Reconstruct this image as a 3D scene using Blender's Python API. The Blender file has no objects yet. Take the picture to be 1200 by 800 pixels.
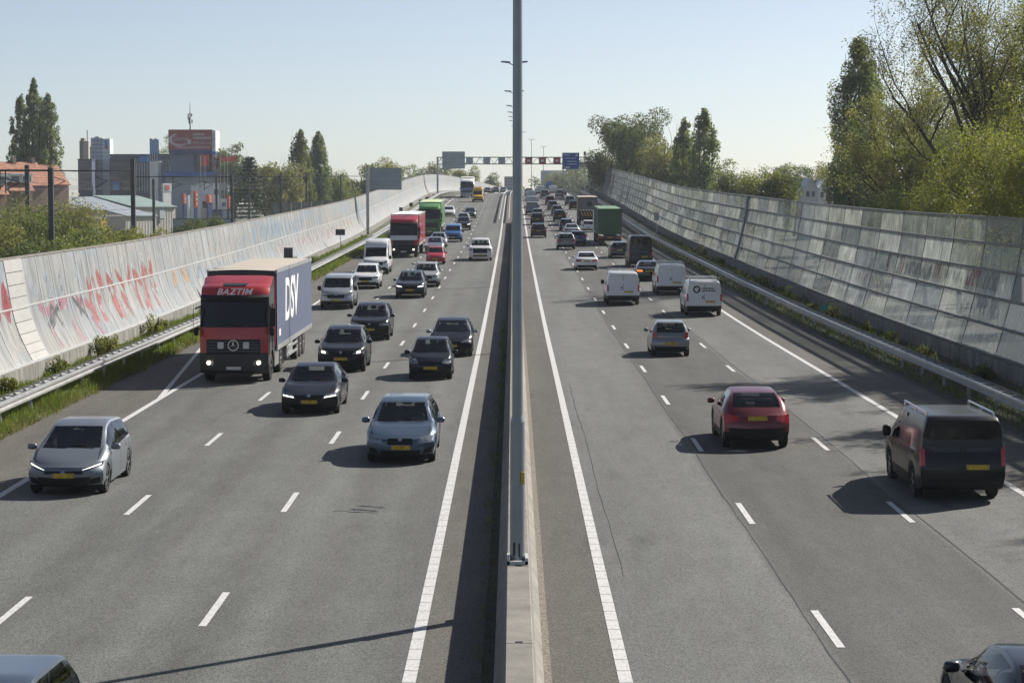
import bpy, bmesh, math, random
import numpy as np
from mathutils import Vector, Matrix

# ------------------------------------------------------------------ camera, sky, sun, exposure
S = bpy.context.scene
COL = S.collection
F, CAM_H, HORIZON, VANISH = 2450.0, 6.86, 238.0, 601.5
PITCH = math.atan((400 - HORIZON) / F)
cam_data = bpy.data.cameras.new('camera')
cam_data.sensor_width = 36.0
cam_data.lens = 36.0 * F / 1200.0
cam_data.clip_start, cam_data.clip_end = 0.5, 12000
cam = bpy.data.objects.new('camera', cam_data)
COL.objects.link(cam)
cam.location = (0, 0, CAM_H)
cam.rotation_euler = (math.pi / 2 - PITCH, 0, (VANISH - 600) / F)
S.camera = cam

SUN_EL = math.radians(36)
SUN_AZ = math.atan2(0.758, 0.652)          # from +Y towards +X
world = bpy.data.worlds.new('World'); S.world = world; world.use_nodes = True
wn = world.node_tree.nodes; wl = world.node_tree.links
sky = wn.new('ShaderNodeTexSky'); sky.sky_type = 'NISHITA'; sky.sun_disc = False
sky.sun_elevation = SUN_EL; sky.sun_rotation = SUN_AZ
sky.altitude = 0; sky.air_density = 0.60; sky.dust_density = 0.6; sky.ozone_density = 0.0
wn['Background'].inputs['Strength'].default_value = 0.074
hsv = wn.new('ShaderNodeHueSaturation'); hsv.inputs['Saturation'].default_value = 0.82; hsv.inputs['Value'].default_value = 1.0   # pale hazy spring air
wl.new(sky.outputs[0], hsv.inputs['Color']); wl.new(hsv.outputs[0], wn['Background'].inputs['Color'])
sd = bpy.data.lights.new('sun', 'SUN'); sd.energy = 5.0; sd.angle = math.radians(0.55); sd.color = (1.0, 0.95, 0.87)
sun = bpy.data.objects.new('sun', sd); COL.objects.link(sun)
sv = Vector((math.sin(SUN_AZ) * math.cos(SUN_EL), math.cos(SUN_AZ) * math.cos(SUN_EL), math.sin(SUN_EL)))
sun.rotation_euler = sv.to_track_quat('Z', 'Y').to_euler(); sun.location = (40, 40, 60)
vs = S.view_settings
vs.view_transform = 'Standard'; vs.look = 'None'; vs.gamma = 1.0; vs.use_curve_mapping = False
vs.exposure = 0.6
S.cycles.use_denoising = True
S.cycles.max_bounces = 8
S.cycles.transparent_max_bounces = 16

# ------------------------------------------------------------------ helpers
rng = np.random.default_rng(7)
random.seed(7)
R = math.radians

_pd = [0,36,48,60,72,84,96,108,120,132,144,156,168,180,192,204,216,228,240,252,264,276,320,380,430,480,520,560,640,720,800,1000]
_pz = [0,0,.12,.24,.34,.42,.5,.62,.78,.95,1.13,1.34,1.54,1.73,1.95,2.15,2.36,2.6,2.87,3.17,3.5,3.85,5.15,6.9,8.15,9.0,9.35,9.4,8.7,7.0,4.8,0]
_fd = np.arange(-60, 1060, 2.0)
_fz = np.interp(_fd, _pd, _pz)
_k = np.hanning(15); _k /= _k.sum()
_fz = np.convolve(np.pad(_fz, 7, mode='edge'), _k, mode='valid')
def zr(D): return float(np.interp(D, _fd, _fz))
def bend(D): return max(0.0, D - 430.0) ** 2 / 4800.0
def P(x, D, dz=0.0): return Vector((x + bend(D), D, zr(D) + dz))
def slope(D): return math.atan((zr(D + 2) - zr(D - 2)) / 4.0)
def pw(px, D): return (px - VANISH) / F * D                     # a sight line met at a chosen real distance
def pz(py, D): return CAM_H - (py - HORIZON) / F * D

def link(o, parent=None):
    COL.objects.link(o)
    if parent: o.parent = parent
    return o
def tag(o, label=None, cat=None, group=None, kind=None):
    if label: o['label'] = label
    if cat: o['category'] = cat
    if group: o['group'] = group
    if kind: o['kind'] = kind
    return o
def empty(name, loc=(0, 0, 0), rot=(0, 0, 0), label=None, cat=None, group=None):
    o = bpy.data.objects.new(name, None); o.empty_display_size = 0.2
    o.location = loc; o.rotation_euler = rot
    COL.objects.link(o)
    return tag(o, label, cat, group)
def obj(name, me, mats=None, parent=None, loc=None, rot=None):
    o = bpy.data.objects.new(name, me)
    if mats is not None:
        if not isinstance(mats, (list, tuple)): mats = [mats]
        if len(me.materials) == 0:
            for m in mats: me.materials.append(m)
        for i, m in enumerate(mats):
            if me.materials[i] != m:
                o.material_slots[i].link = 'OBJECT'; o.material_slots[i].material = m
    if loc is not None: o.location = loc
    if rot is not None: o.rotation_euler = rot
    return link(o, parent)
def mesh(name, verts, faces, smooth=False, angle=None, matidx=None):
    me = bpy.data.meshes.new(name)
    me.from_pydata([tuple(v) for v in verts], [], [tuple(f) for f in faces])
    if matidx is not None: me.polygons.foreach_set('material_index', matidx)
    if smooth or angle: me.polygons.foreach_set('use_smooth', [True] * len(me.polygons))
    me.update()
    if angle: me.set_sharp_from_angle(angle=R(angle))
    return me
def mesh_np(name, V, Q):
    """fast quads: V (n,3), Q (m,4)"""
    me = bpy.data.meshes.new(name)
    me.vertices.add(len(V)); me.vertices.foreach_set('co', np.ascontiguousarray(V, dtype=np.float32).ravel())
    me.loops.add(Q.size); me.loops.foreach_set('vertex_index', np.ascontiguousarray(Q, dtype=np.int32).ravel())
    me.polygons.add(len(Q))
    me.polygons.foreach_set('loop_start', np.arange(0, Q.size, 4, dtype=np.int32))
    me.polygons.foreach_set('loop_total', np.full(len(Q), 4, dtype=np.int32))
    me.update(calc_edges=True)
    return me

class MB:
    """collects shapes, builds one mesh"""
    def __init__(s): s.v = []; s.f = []; s.m = []
    def add(s, vs, fs, mi=0):
        n = len(s.v); s.v += [tuple(v) for v in vs]
        s.f += [tuple(i + n for i in f) for f in fs]; s.m += [mi] * len(fs)
        return s
    def box(s, x0, x1, y0, y1, z0, z1, mi=0):
        vs = [(x0,y0,z0),(x1,y0,z0),(x1,y1,z0),(x0,y1,z0),(x0,y0,z1),(x1,y0,z1),(x1,y1,z1),(x0,y1,z1)]
        return s.add(vs, [(0,3,2,1),(4,5,6,7),(0,1,5,4),(1,2,6,5),(2,3,7,6),(3,0,4,7)], mi)
    def bar(s, a, b, r, n=6, r2=None, mi=0):
        a = Vector(a); b = Vector(b); d = b - a
        if d.length < 1e-6: return s
        r2 = r if r2 is None else r2
        q = d.to_track_quat('Z', 'Y'); vs = []
        for c, rr in ((a, r), (b, r2)):
            for k in range(n):
                t = 2 * math.pi * (k + 0.5) / n
                vs.append(c + q @ Vector((math.cos(t) * rr, math.sin(t) * rr, 0)))
        fs = [(k, (k + 1) % n, n + (k + 1) % n, n + k) for k in range(n)]
        fs += [tuple(range(n))[::-1], tuple(range(n, 2 * n))]
        return s.add(vs, fs, mi)
    def prism(s, poly, x0, x1, axis='x', mi=0):
        """poly in the other two axes, extruded along axis"""
        n = len(poly)
        def mk(p, e):
            return {'x': (e, p[0], p[1]), 'y': (p[0], e, p[1]), 'z': (p[0], p[1], e)}[axis]
        vs = [mk(p, x0) for p in poly] + [mk(p, x1) for p in poly]
        fs = [(k, (k + 1) % n, n + (k + 1) % n, n + k) for k in range(n)] + [tuple(range(n))[::-1], tuple(range(n, 2 * n))]
        return s.add(vs, fs, mi)
    def sweep(s, prof, Ds, x=0.0, closed=False, mi=0):
        """profile [(dx,dz)] carried along the road at distances Ds"""
        n = len(prof); vs = []
        for D in Ds:
            for dx, dz in prof: vs.append(P(x + dx, D, dz))
        fs = []
        for i in range(len(Ds) - 1):
            for k in range(n if closed else n - 1):
                k2 = (k + 1) % n
                fs.append((i * n + k, i * n + k2, (i + 1) * n + k2, (i + 1) * n + k))
        if closed: fs += [tuple(range(n)), tuple(range((len(Ds) - 1) * n, len(Ds) * n))[::-1]]
        return s.add(vs, fs, mi)
    def build(s, name, mats=None, parent=None, angle=None, loc=None, rot=None, bevel=0):
        me = mesh(name, s.v, s.f, angle=angle, matidx=s.m)
        bm = bmesh.new(); bm.from_mesh(me)
        bmesh.ops.recalc_face_normals(bm, faces=bm.faces)
        if bevel: bmesh.ops.bevel(bm, geom=list(bm.edges), offset=bevel, segments=2, affect='EDGES', clamp_overlap=True)
        bm.to_mesh(me); bm.free()
        if angle: me.set_sharp_from_angle(angle=R(angle))
        return obj(name, me, mats, parent, loc, rot)

# ------------------------------------------------------------------ materials
def nodes_of(name):
    m = bpy.data.materials.new(name); m.use_nodes = True
    return m, m.node_tree.nodes, m.node_tree.links, m.node_tree.nodes['Principled BSDF']
def mat(name, col, rough=0.6, metal=0.0, var=0.0, vscale=2.0, coat=0.0, emit=None, estr=0, spec=None, bump=0.0, bscale=30, alpha=None, stretch=(1, 1, 1), coords='Object'):
    m, n, l, b = nodes_of(name)
    b.inputs['Base Color'].default_value = (*col, 1); b.inputs['Roughness'].default_value = rough
    b.inputs['Metallic'].default_value = metal; b.inputs['Coat Weight'].default_value = coat
    b.inputs['Coat Roughness'].default_value = 0.06
    if spec is not None: b.inputs['Specular IOR Level'].default_value = spec
    if emit: b.inputs['Emission Color'].default_value = (*emit, 1); b.inputs['Emission Strength'].default_value = estr
    if var or bump:
        tc = n.new('ShaderNodeTexCoord'); mp = n.new('ShaderNodeMapping'); mp.inputs['Scale'].default_value = stretch
        if coords == 'World':
            g = n.new('ShaderNodeNewGeometry'); l.new(g.outputs['Position'], mp.inputs['Vector'])
        else: l.new(tc.outputs[coords], mp.inputs['Vector'])
        if var:
            t = n.new('ShaderNodeTexNoise'); t.inputs['Scale'].default_value = vscale; t.inputs['Detail'].default_value = 6; t.inputs['Roughness'].default_value = 0.65
            l.new(mp.outputs[0], t.inputs['Vector'])
            r = n.new('ShaderNodeValToRGB'); r.color_ramp.elements[0].position = 0.3; r.color_ramp.elements[1].position = 0.7
            r.color_ramp.elements[0].color = (*[c * (1 - var) for c in col], 1); r.color_ramp.elements[1].color = (*[min(1, c * (1 + var)) for c in col], 1)
            l.new(t.outputs['Fac'], r.inputs['Fac']); l.new(r.outputs['Color'], b.inputs['Base Color'])
        if bump:
            t2 = n.new('ShaderNodeTexNoise'); t2.inputs['Scale'].default_value = bscale; t2.inputs['Detail'].default_value = 4
            l.new(mp.outputs[0], t2.inputs['Vector'])
            bp = n.new('ShaderNodeBump'); bp.inputs['Strength'].default_value = bump; bp.inputs['Distance'].default_value = 0.03
            l.new(t2.outputs['Fac'], bp.inputs['Height']); l.new(bp.outputs['Normal'], b.inputs['Normal'])
    return m
def ramp(n, stops, interp='LINEAR'):
    r = n.new('ShaderNodeValToRGB'); cr = r.color_ramp; cr.interpolation = interp
    while len(cr.elements) < len(stops): cr.elements.new(0.5)
    for e, (p, c) in zip(cr.elements, stops): e.position = p; e.color = (*c, 1)
    return r
def math_node(n, l, op, a, b=None):
    m = n.new('ShaderNodeMath'); m.operation = op
    for i, v in enumerate((a, b)):
        if v is None: continue
        if isinstance(v, (int, float)): m.inputs[i].default_value = v
        else: l.new(v, m.inputs[i])
    return m.outputs[0]
def mixrgb(n, l, mode, fac, a, b):
    m = n.new('ShaderNodeMix'); m.data_type = 'RGBA'; m.blend_type = mode
    for sock, v in ((m.inputs[0], fac), (m.inputs[6], a), (m.inputs[7], b)):
        if isinstance(v, (int, float)): sock.default_value = v
        elif isinstance(v, tuple): sock.default_value = (*v, 1)
        else: l.new(v, sock)
    return m.outputs[2]
def noise(n, l, vec, scale, detail=4, rough=0.6):
    t = n.new('ShaderNodeTexNoise'); t.inputs['Scale'].default_value = scale; t.inputs['Detail'].default_value = detail; t.inputs['Roughness'].default_value = rough
    l.new(vec, t.inputs['Vector']); return t.outputs['Fac']
def mapped(n, l, vec, scale, loc=(0, 0, 0)):
    mp = n.new('ShaderNodeMapping'); mp.inputs['Scale'].default_value = scale; mp.inputs['Location'].default_value = loc
    l.new(vec, mp.inputs['Vector']); return mp.outputs[0]

def asphalt_mat():
    m, n, l, b = nodes_of('asphalt')
    g = n.new('ShaderNodeNewGeometry'); pos = g.outputs['Position']
    sx = n.new('ShaderNodeSeparateXYZ'); l.new(pos, sx.inputs[0])
    # paving strips laid side by side, wheel tracks polished within each lane
    wob = math_node(n, l, 'MULTIPLY', math_node(n, l, 'SUBTRACT', noise(n, l, mapped(n, l, pos, (0.3, 0.06, 0.3)), 1.0, 3), 0.5), 0.5)
    u = math_node(n, l, 'ADD', math_node(n, l, 'DIVIDE', math_node(n, l, 'ADD', sx.outputs[0], wob), 32.0), 0.5)
    def p(x): return x / 32 + 0.5
    sh = (.104, .097, .086); a = (.104, .105, .100); t = (.124, .127, .121); dk = (.080, .078, .073); lt = (.124, .125, .118); sh2 = (.094, .088, .079)
    st = [(-14.5, sh), (-12.0, sh), (-11.7, a), (-11.0, t), (-10.2, a), (-9.4, t), (-8.45, a), (-7.6, t), (-6.8, a), (-6.0, t), (-5.05, a), (-4.2, t), (-3.4, a), (-2.6, t), (-1.7, a), (-1.4, sh),
          (1.5, sh2), (1.75, lt), (2.6, t), (3.4, lt), (4.2, t), (4.8, lt), (4.92, dk), (6.0, (.093, .091, .086)), (6.8, dk), (7.6, (.093, .091, .086)), (8.6, dk), (8.75, lt), (11.7, lt), (12.0, sh2)]
    r = ramp(n, [(p(x), c) for x, c in st[:16]]); r2 = ramp(n, [(p(x), c) for x, c in st[16:]])
    l.new(u, r.inputs['Fac']); l.new(u, r2.inputs['Fac'])
    half = math_node(n, l, 'GREATER_THAN', sx.outputs[0], 0.0)
    c = mixrgb(n, l, 'MIX', half, r.outputs['Color'], r2.outputs['Color'])
    big = ramp(n, [(0.3, (.80, .80, .80)), (0.7, (1.18, 1.18, 1.18))]); l.new(noise(n, l, mapped(n, l, pos, (0.5, 0.035, 0.5)), 1.0, 5), big.inputs['Fac'])
    c = mixrgb(n, l, 'MULTIPLY', 1.0, c, big.outputs['Color'])
    mid = ramp(n, [(0.35, (.9, .9, .9)), (0.68, (1.07, 1.07, 1.07))]); l.new(noise(n, l, mapped(n, l, pos, (1.6, 0.5, 1)), 1.0, 6), mid.inputs['Fac'])
    c = mixrgb(n, l, 'MULTIPLY', 1.0, c, mid.outputs['Color'])
    v = n.new('ShaderNodeTexVoronoi'); v.inputs['Scale'].default_value = 34; l.new(pos, v.inputs['Vector'])
    gr = ramp(n, [(0.0, (.35, .35, .35)), (0.35, (.9, .9, .9)), (1.0, (1.65, 1.63, 1.58))]); l.new(v.outputs['Color'], gr.inputs['Fac'])
    c = mixrgb(n, l, 'MULTIPLY', 0.75, c, gr.outputs['Color'])
    # faint oil drips and repairs
    st2 = ramp(n, [(0.62, (1, 1, 1)), (0.75, (.72, .71, .7))]); l.new(noise(n, l, mapped(n, l, pos, (0.9, 0.16, 1), (5, 3, 0)), 1.0, 3), st2.inputs['Fac'])
    c = mixrgb(n, l, 'MULTIPLY', 0.95, c, st2.outputs['Color'])
    l.new(c, b.inputs['Base Color']); b.inputs['Roughness'].default_value = 0.85; b.inputs['Specular IOR Level'].default_value = 0.25
    bp = n.new('ShaderNodeBump'); bp.inputs['Strength'].default_value = 0.35; bp.inputs['Distance'].default_value = 0.02
    l.new(v.outputs['Distance'], bp.inputs['Height']); l.new(bp.outputs['Normal'], b.inputs['Normal'])
    return m
def paint_white_mat():
    m, n, l, b = nodes_of('road_paint')
    g = n.new('ShaderNodeNewGeometry')
    r = ramp(n, [(0.3, (.36, .355, .34)), (0.5, (.52, .515, .50)), (0.8, (.58, .575, .56))])
    l.new(noise(n, l, mapped(n, l, g.outputs['Position'], (6, 2, 1)), 3.0, 6), r.inputs['Fac']); l.new(r.outputs['Color'], b.inputs['Base Color'])
    b.inputs['Roughness'].default_value = 0.7
    return m
def leaf_mat(name, c1, c2, trans=0.35):
    m, n, l, b = nodes_of(name)
    oi = n.new('ShaderNodeNewGeometry')
    r = ramp(n, [(0.0, c1), (1.0, c2)])
    nz = noise(n, l, mapped(n, l, oi.outputs['Position'], (0.35, 0.35, 0.35)), 1.0, 3)
    wn_ = n.new('ShaderNodeTexWhiteNoise'); wn_.noise_dimensions = '1D'; l.new(oi.outputs['Random Per Island'], wn_.inputs['W'])
    f = math_node(n, l, 'ADD', math_node(n, l, 'MULTIPLY', oi.outputs['Random Per Island'], 0.55), math_node(n, l, 'MULTIPLY', math_node(n, l, 'SUBTRACT', nz, 0.25), 0.9))
    l.new(f, r.inputs['Fac']); l.new(r.outputs['Color'], b.inputs['Base Color'])
    b.inputs['Roughness'].default_value = 0.55; b.inputs['Specular IOR Level'].default_value = 0.3
    tr = n.new('ShaderNodeBsdfTranslucent')
    tc = mixrgb(n, l, 'MULTIPLY', 1.0, r.outputs['Color'], (1.25, 1.35, 0.7)); l.new(tc, tr.inputs['Color'])
    mx = n.new('ShaderNodeMixShader'); mx.inputs[0].default_value = trans
    l.new(b.outputs[0], mx.inputs[1]); l.new(tr.outputs[0], mx.inputs[2])
    l.new(mx.outputs[0], n['Material Output'].inputs['Surface'])
    return m
def car_paint(name, col, metal=0.35, rough=0.3):
    film = 0.14 if max(col) > .1 else 0.03
    m, n, l, b = nodes_of(name)
    tc = n.new('ShaderNodeTexCoord')
    f = math_node(n, l, 'MULTIPLY', noise(n, l, tc.outputs['Object'], 2.2, 5), film)      # thin uneven road film
    c = mixrgb(n, l, 'MIX', f, col, (.12, .11, .1))
    g = n.new('ShaderNodeNewGeometry')                    # painted outside, dark lining inside
    c = mixrgb(n, l, 'MIX', g.outputs['Backfacing'], c, (.03, .03, .032)); l.new(c, b.inputs['Base Color'])
    b.inputs['Metallic'].default_value = metal
    rr = math_node(n, l, 'ADD', math_node(n, l, 'MULTIPLY', f, 0.5), rough); l.new(rr, b.inputs['Roughness'])
    b.inputs['Coat Weight'].default_value = 0.6 if max(col) > .03 else 0.35; b.inputs['Specular IOR Level'].default_value = 0.5 if max(col) > .03 else 0.25; b.inputs['Coat Roughness'].default_value = 0.08
    return m
def glass_mat(name, tint):
    m, n, l, b = nodes_of(name)
    tp = n.new('ShaderNodeBsdfTransparent'); tp.inputs['Color'].default_value = (*tint, 1)
    gl = n.new('ShaderNodeBsdfGlossy'); gl.inputs['Roughness'].default_value = 0.03; gl.inputs['Color'].default_value = (.9, .92, .95, 1)
    fr = n.new('ShaderNodeFresnel'); fr.inputs['IOR'].default_value = 1.45
    mx = n.new('ShaderNodeMixShader'); l.new(fr.outputs[0], mx.inputs[0]); l.new(tp.outputs[0], mx.inputs[1]); l.new(gl.outputs[0], mx.inputs[2])
    l.new(mx.outputs[0], n['Material Output'].inputs['Surface'])
    return m
def pane_mat():
    m, n, l, b = nodes_of('grimy_glass')
    g = n.new('ShaderNodeNewGeometry'); oi = n.new('ShaderNodeObjectInfo'); pos = g.outputs['Position']
    rnd = oi.outputs['Random']
    wn_ = n.new('ShaderNodeTexWhiteNoise'); wn_.noise_dimensions = '1D'; l.new(math_node(n, l, 'ADD', rnd, 3.7), wn_.inputs['W'])
    streak = noise(n, l, mapped(n, l, pos, (2.0, 7.5, 0.28)), 1.0, 6, 0.75)
    blot = noise(n, l, mapped(n, l, pos, (0.6, 0.6, 0.9)), 1.0, 5, 0.65)
    tint = ramp(n, [(0.0, (.24, .28, .29)), (0.28, (.48, .50, .46)), (0.5, (.74, .765, .70)), (0.72, (.34, .38, .41)), (1.0, (.80, .82, .79))]); l.new(wn_.outputs['Value'], tint.inputs['Fac'])
    dirt = ramp(n, [(0.34, (.10, .11, .10)), (0.47, (.55, .56, .55)), (0.56, (.95, .95, .93)), (0.66, (1.25, 1.25, 1.2))])
    l.new(math_node(n, l, 'ADD', math_node(n, l, 'MULTIPLY', streak, 0.70), math_node(n, l, 'MULTIPLY', blot, 0.30)), dirt.inputs['Fac'])
    c = mixrgb(n, l, 'MULTIPLY', 0.9, tint.outputs['Color'], dirt.outputs['Color'])
    df = n.new('ShaderNodeBsdfDiffuse'); l.new(c, df.inputs['Color'])
    tl = n.new('ShaderNodeBsdfTranslucent'); l.new(c, tl.inputs['Color'])
    gl = n.new('ShaderNodeBsdfGlossy'); gl.inputs['Roughness'].default_value = 0.12; gl.inputs['Color'].default_value = (.9, .95, 1, 1)
    tp = n.new('ShaderNodeBsdfTransparent'); tp.inputs['Color'].default_value = (.80, .86, .82, 1)
    film = n.new('ShaderNodeMixShader'); film.inputs[0].default_value = 0.5; l.new(df.outputs[0], film.inputs[1]); l.new(tl.outputs[0], film.inputs[2])
    a = n.new('ShaderNodeMixShader')
    fac = math_node(n, l, 'ADD', math_node(n, l, 'MULTIPLY', blot, 0.45), math_node(n, l, 'ADD', 0.12, math_node(n, l, 'MULTIPLY', rnd, 0.40)))
    l.new(fac, a.inputs[0]); l.new(tp.outputs[0], a.inputs[1]); l.new(film.outputs[0], a.inputs[2])
    fr = n.new('ShaderNodeFresnel'); fr.inputs['IOR'].default_value = 1.4
    o = n.new('ShaderNodeMixShader'); l.new(math_node(n, l, 'MULTIPLY', fr.outputs[0], 0.08), o.inputs[0]); l.new(a.outputs[0], o.inputs[1]); l.new(gl.outputs[0], o.inputs[2])
    l.new(o.outputs[0], n['Material Output'].inputs['Surface'])
    return m
def wall_panel_mat():
    m, n, l, b = nodes_of('noise_wall_panel')
    g = n.new('ShaderNodeNewGeometry'); oi = n.new('ShaderNodeObjectInfo'); pos = g.outputs['Position']
    base = ramp(n, [(0.0, (.235, .245, .25)), (0.5, (.29, .30, .30)), (1.0, (.335, .34, .335))]); l.new(oi.outputs['Random'], base.inputs['Fac'])
    # faded, painted-over colour patches
    pn = noise(n, l, mapped(n, l, pos, (0.05, 0.085, 0.42)), 1.0, 3, 0.5)
    pc = ramp(n, [(0.32, (.22, .285, .345)), (0.42, (.28, .29, .295)), (0.52, (.30, .31, .31)), (0.61, (.33, .315, .285)), (0.66, (.295, .31, .31)), (0.74, (.315, .285, .295))]); l.new(pn, pc.inputs['Fac'])
    c = mixrgb(n, l, 'MIX', 0.7, base.outputs['Color'], pc.outputs['Color'])
    wh = ramp(n, [(0.56, (0, 0, 0)), (0.64, (1, 1, 1))]); l.new(noise(n, l, mapped(n, l, pos, (0.5, 0.55, 0.9), (3, 9, 2)), 1.0, 5, 0.7), wh.inputs['Fac'])
    c = mixrgb(n, l, 'MIX', math_node(n, l, 'MULTIPLY', wh.outputs['Color'], 0.4), c, (.42, .425, .42))
    st = ramp(n, [(0.36, (.38, .38, .37)), (0.50, (.74, .74, .74)), (0.66, (1.0, 1.0, 1.0))]); l.new(noise(n, l, mapped(n, l, pos, (1, 3.5, 0.3)), 1.0, 6, 0.7), st.inputs['Fac'])
    c = mixrgb(n, l, 'MULTIPLY', 0.8, c, st.outputs['Color'])
    l.new(c, b.inputs['Base Color']); b.inputs['Roughness'].default_value = 0.6; b.inputs['Specular IOR Level'].default_value = 0.35
    return m

M = {}
M['asphalt'] = asphalt_mat(); M['paint'] = paint_white_mat(); M['pane'] = pane_mat(); M['panel'] = wall_panel_mat()
M['seal'] = mat('tar_joint', (.022, .022, .023), 0.5)
M['soil'] = mat('soil', (.06, .05, .038), 0.95, var=.5, vscale=3, bump=.6, bscale=14, coords='World')
M['gravel'] = mat('gravel', (.19, .165, .135), 0.95, var=.55, vscale=16, bump=1, bscale=22, coords='World')
M['earth'] = mat('field', (.075, .082, .04), 0.95, var=.5, vscale=.08, coords='World')
M['concrete'] = mat('concrete', (.20, .185, .16), 0.85, var=.28, vscale=1.6, bump=.25, bscale=25, coords='World')
M['concrete_d'] = mat('stained_concrete', (.20, .195, .175), 0.9, var=.5, vscale=1.2, coords='World', stretch=(1, 2.2, .5))
M['whitepanel'] = mat('white_panel', (.36, .35, .33), 0.6, var=.12, vscale=1.3, coords='World')
M['galv'] = mat('galvanised', (.42, .43, .43), 0.45, .65, var=.22, vscale=2.2, coords='World')
M['galv_rail'] = mat('galvanised_rail', (.40, .40, .39), 0.42, .45, var=.2, vscale=1.5, coords='World')
M['mast'] = mat('mast_paint', (.27, .295, .315), 0.32, .3, var=.12, vscale=1.8)
M['darksteel'] = mat('dark_steel', (.055, .06, .065), 0.5, .3, var=.3, vscale=1)
M['railsteel'] = mat('frame_steel', (.10, .108, .112), 0.5, .3, var=.3, vscale=1, coords='World')
M['column'] = mat('column_steel', (.17, .19, .205), 0.5, .3, var=.15, vscale=1)
M['strip'] = mat('cover_strip', (.47, .475, .47), 0.5, var=.1)
M['black'] = mat('black_plastic', (.010, .010, .011), 0.55, spec=.3)
M['under'] = mat('underbody', (.008, .008, .008), 0.9)
M['tyre'] = mat('tyre', (.018, .018, .018), 0.85, var=.3, vscale=8)
M['rim'] = mat('alloy', (.42, .43, .44), 0.3, .85)
M['chrome'] = mat('chrome', (.7, .7, .7), 0.15, 1.0)
M['glass'] = glass_mat('car_glass', (.62, .66, .66)); M['glass_dark'] = mat('tinted_glass', (.008, .009, .010), 0.06, spec=.5)
M['seat'] = mat('seat_fabric', (.075, .075, .08), .9, var=.3, vscale=3); M['trim'] = mat('dashboard', (.022, .022, .024), .7)
M['lamp_clear'] = mat('headlamp', (.26, .275, .29), 0.14, .5, coat=.8, var=.5, vscale=9)
M['lamp_lit'] = mat('lit_headlamp', (.8, .78, .7), 0.2, emit=(1.0, .86, .6), estr=3.0)
M['lamp_drl'] = mat('running_light', (.8, .8, .8), 0.2, emit=(1.0, .97, .85), estr=2.6)
M['tail'] = mat('tail_lamp', (.24, .008, .010), 0.2, coat=.8, emit=(1, .03, .03), estr=.02)
M['tail_lit'] = mat('lit_indicator', (.6, .2, .05), 0.3, emit=(1, .32, .06), estr=.55)
M['plate'] = mat('yellow_plate', (.46, .30, .02), 0.5, var=.55, vscale=16, stretch=(1.6, 1, .6))
M['plate_w'] = mat('white_plate', (.62, .62, .6), 0.5, var=.2, vscale=14)
M['eu'] = mat('plate_band', (.02, .06, .32), 0.5)
M['red_truck'] = car_paint('truck_red', (.42, .018, .022), 0.1, .3)
M['wood'] = mat('bark', (.075, .06, .045), 0.95, var=.4, vscale=3)
M['wood_d'] = mat('dark_bark', (.04, .033, .027), 0.95, var=.4, vscale=3)
M['white'] = mat('white_wall', (.72, .72, .70), 0.7, var=.08, vscale=.4)
M['signback'] = mat('sign_back', (.30, .34, .37), 0.5, .4, var=.15, vscale=.7)
M['signblue'] = mat('sign_blue', (.012, .085, .34), 0.45)
M['signwhite'] = mat('sign_white', (.78, .78, .78), 0.5)
M['leafA'] = leaf_mat('leaf_poplar', (.06, .085, .042), (.26, .30, .14), .45)
M['leafB'] = leaf_mat('leaf_fresh', (.05, .064, .015), (.31, .30, .075), .45)
M['leafC'] = leaf_mat('leaf_dark', (.028, .045, .016), (.165, .19, .065), .38)
M['leafD'] = leaf_mat('leaf_olive', (.08, .08, .03), (.34, .32, .12), .45)
M['leafE'] = leaf_mat('leaf_mid', (.05, .072, .02), (.25, .265, .085), .42)
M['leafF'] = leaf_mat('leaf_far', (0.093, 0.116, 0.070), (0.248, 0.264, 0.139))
M['needle'] = leaf_mat('needles', (0.019, 0.034, 0.019), (0.070, 0.093, 0.046), .1)
M['grass'] = leaf_mat('grass_blades', (.05, .085, .012), (.19, .22, .05), .4)
M['dry'] = leaf_mat('dry_grass', (.13, .105, .05), (.28, .235, .13), .3)

# ------------------------------------------------------------------ ground and road
ST = [float(d) for d in np.concatenate([np.arange(-30, 300, 3.0), np.arange(300, 990, 6.0)])]
def strip(name, xs, m, dz=0.0, Ds=ST, parent=None, kind='structure'):
    mb = MB()
    mb.sweep([(x, dz) if not isinstance(x, tuple) else x for x in xs], Ds)
    me = mesh(name, mb.v, [f[::-1] for f in mb.f], smooth=True)
    o = obj(name, me, m, parent)
    if kind and not parent: o['kind'] = kind
    return o
g = MB(); g.add([(-6000, -2000, -.62), (6000, -2000, -.62), (6000, 9000, -.62), (-6000, 9000, -.62)], [(0, 1, 2, 3)])
g.build('ground', M['earth'])['kind'] = 'structure'
road_l = strip('road_left', [-14.45, -11, -8, -4, -.46], M['asphalt'])
road_r = strip('road_right', [.52, 4, 8, 11, 14.45], M['asphalt'])
strip('median_soil', [-.5, -.12], M['soil'], -.015)
strip('median_gravel', [.2, .36, .56], M['gravel'], .006)
def bank(name, s):
    mb = MB(); prev = None; vs = []; prof = 7
    for D in ST:
        z = zr(D)
        pts = [(14.4, z - .01), (15.2, z + .02), (16.6, z + .05), (18.6, z + .1), (20.5, z), (20.5 + max(.5, 2.2 * (z + .62)), -.6), (60, -.60)]
        for x, zz in pts: vs.append((s * x + bend(D), D, zz))
    fs = []
    for i in range(len(ST) - 1):
        for k in range(prof - 1):
            a = i * prof + k
            fs.append((a, a + 1, a + prof + 1, a + prof) if s > 0 else (a, a + prof, a + prof + 1, a + 1))
    o = obj(name, mesh(name, vs, fs, smooth=True), M['soil' if s > 0 else 'earth']); o['kind'] = 'structure'
bank('verge_left', -1); bank('verge_right', 1)

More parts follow.
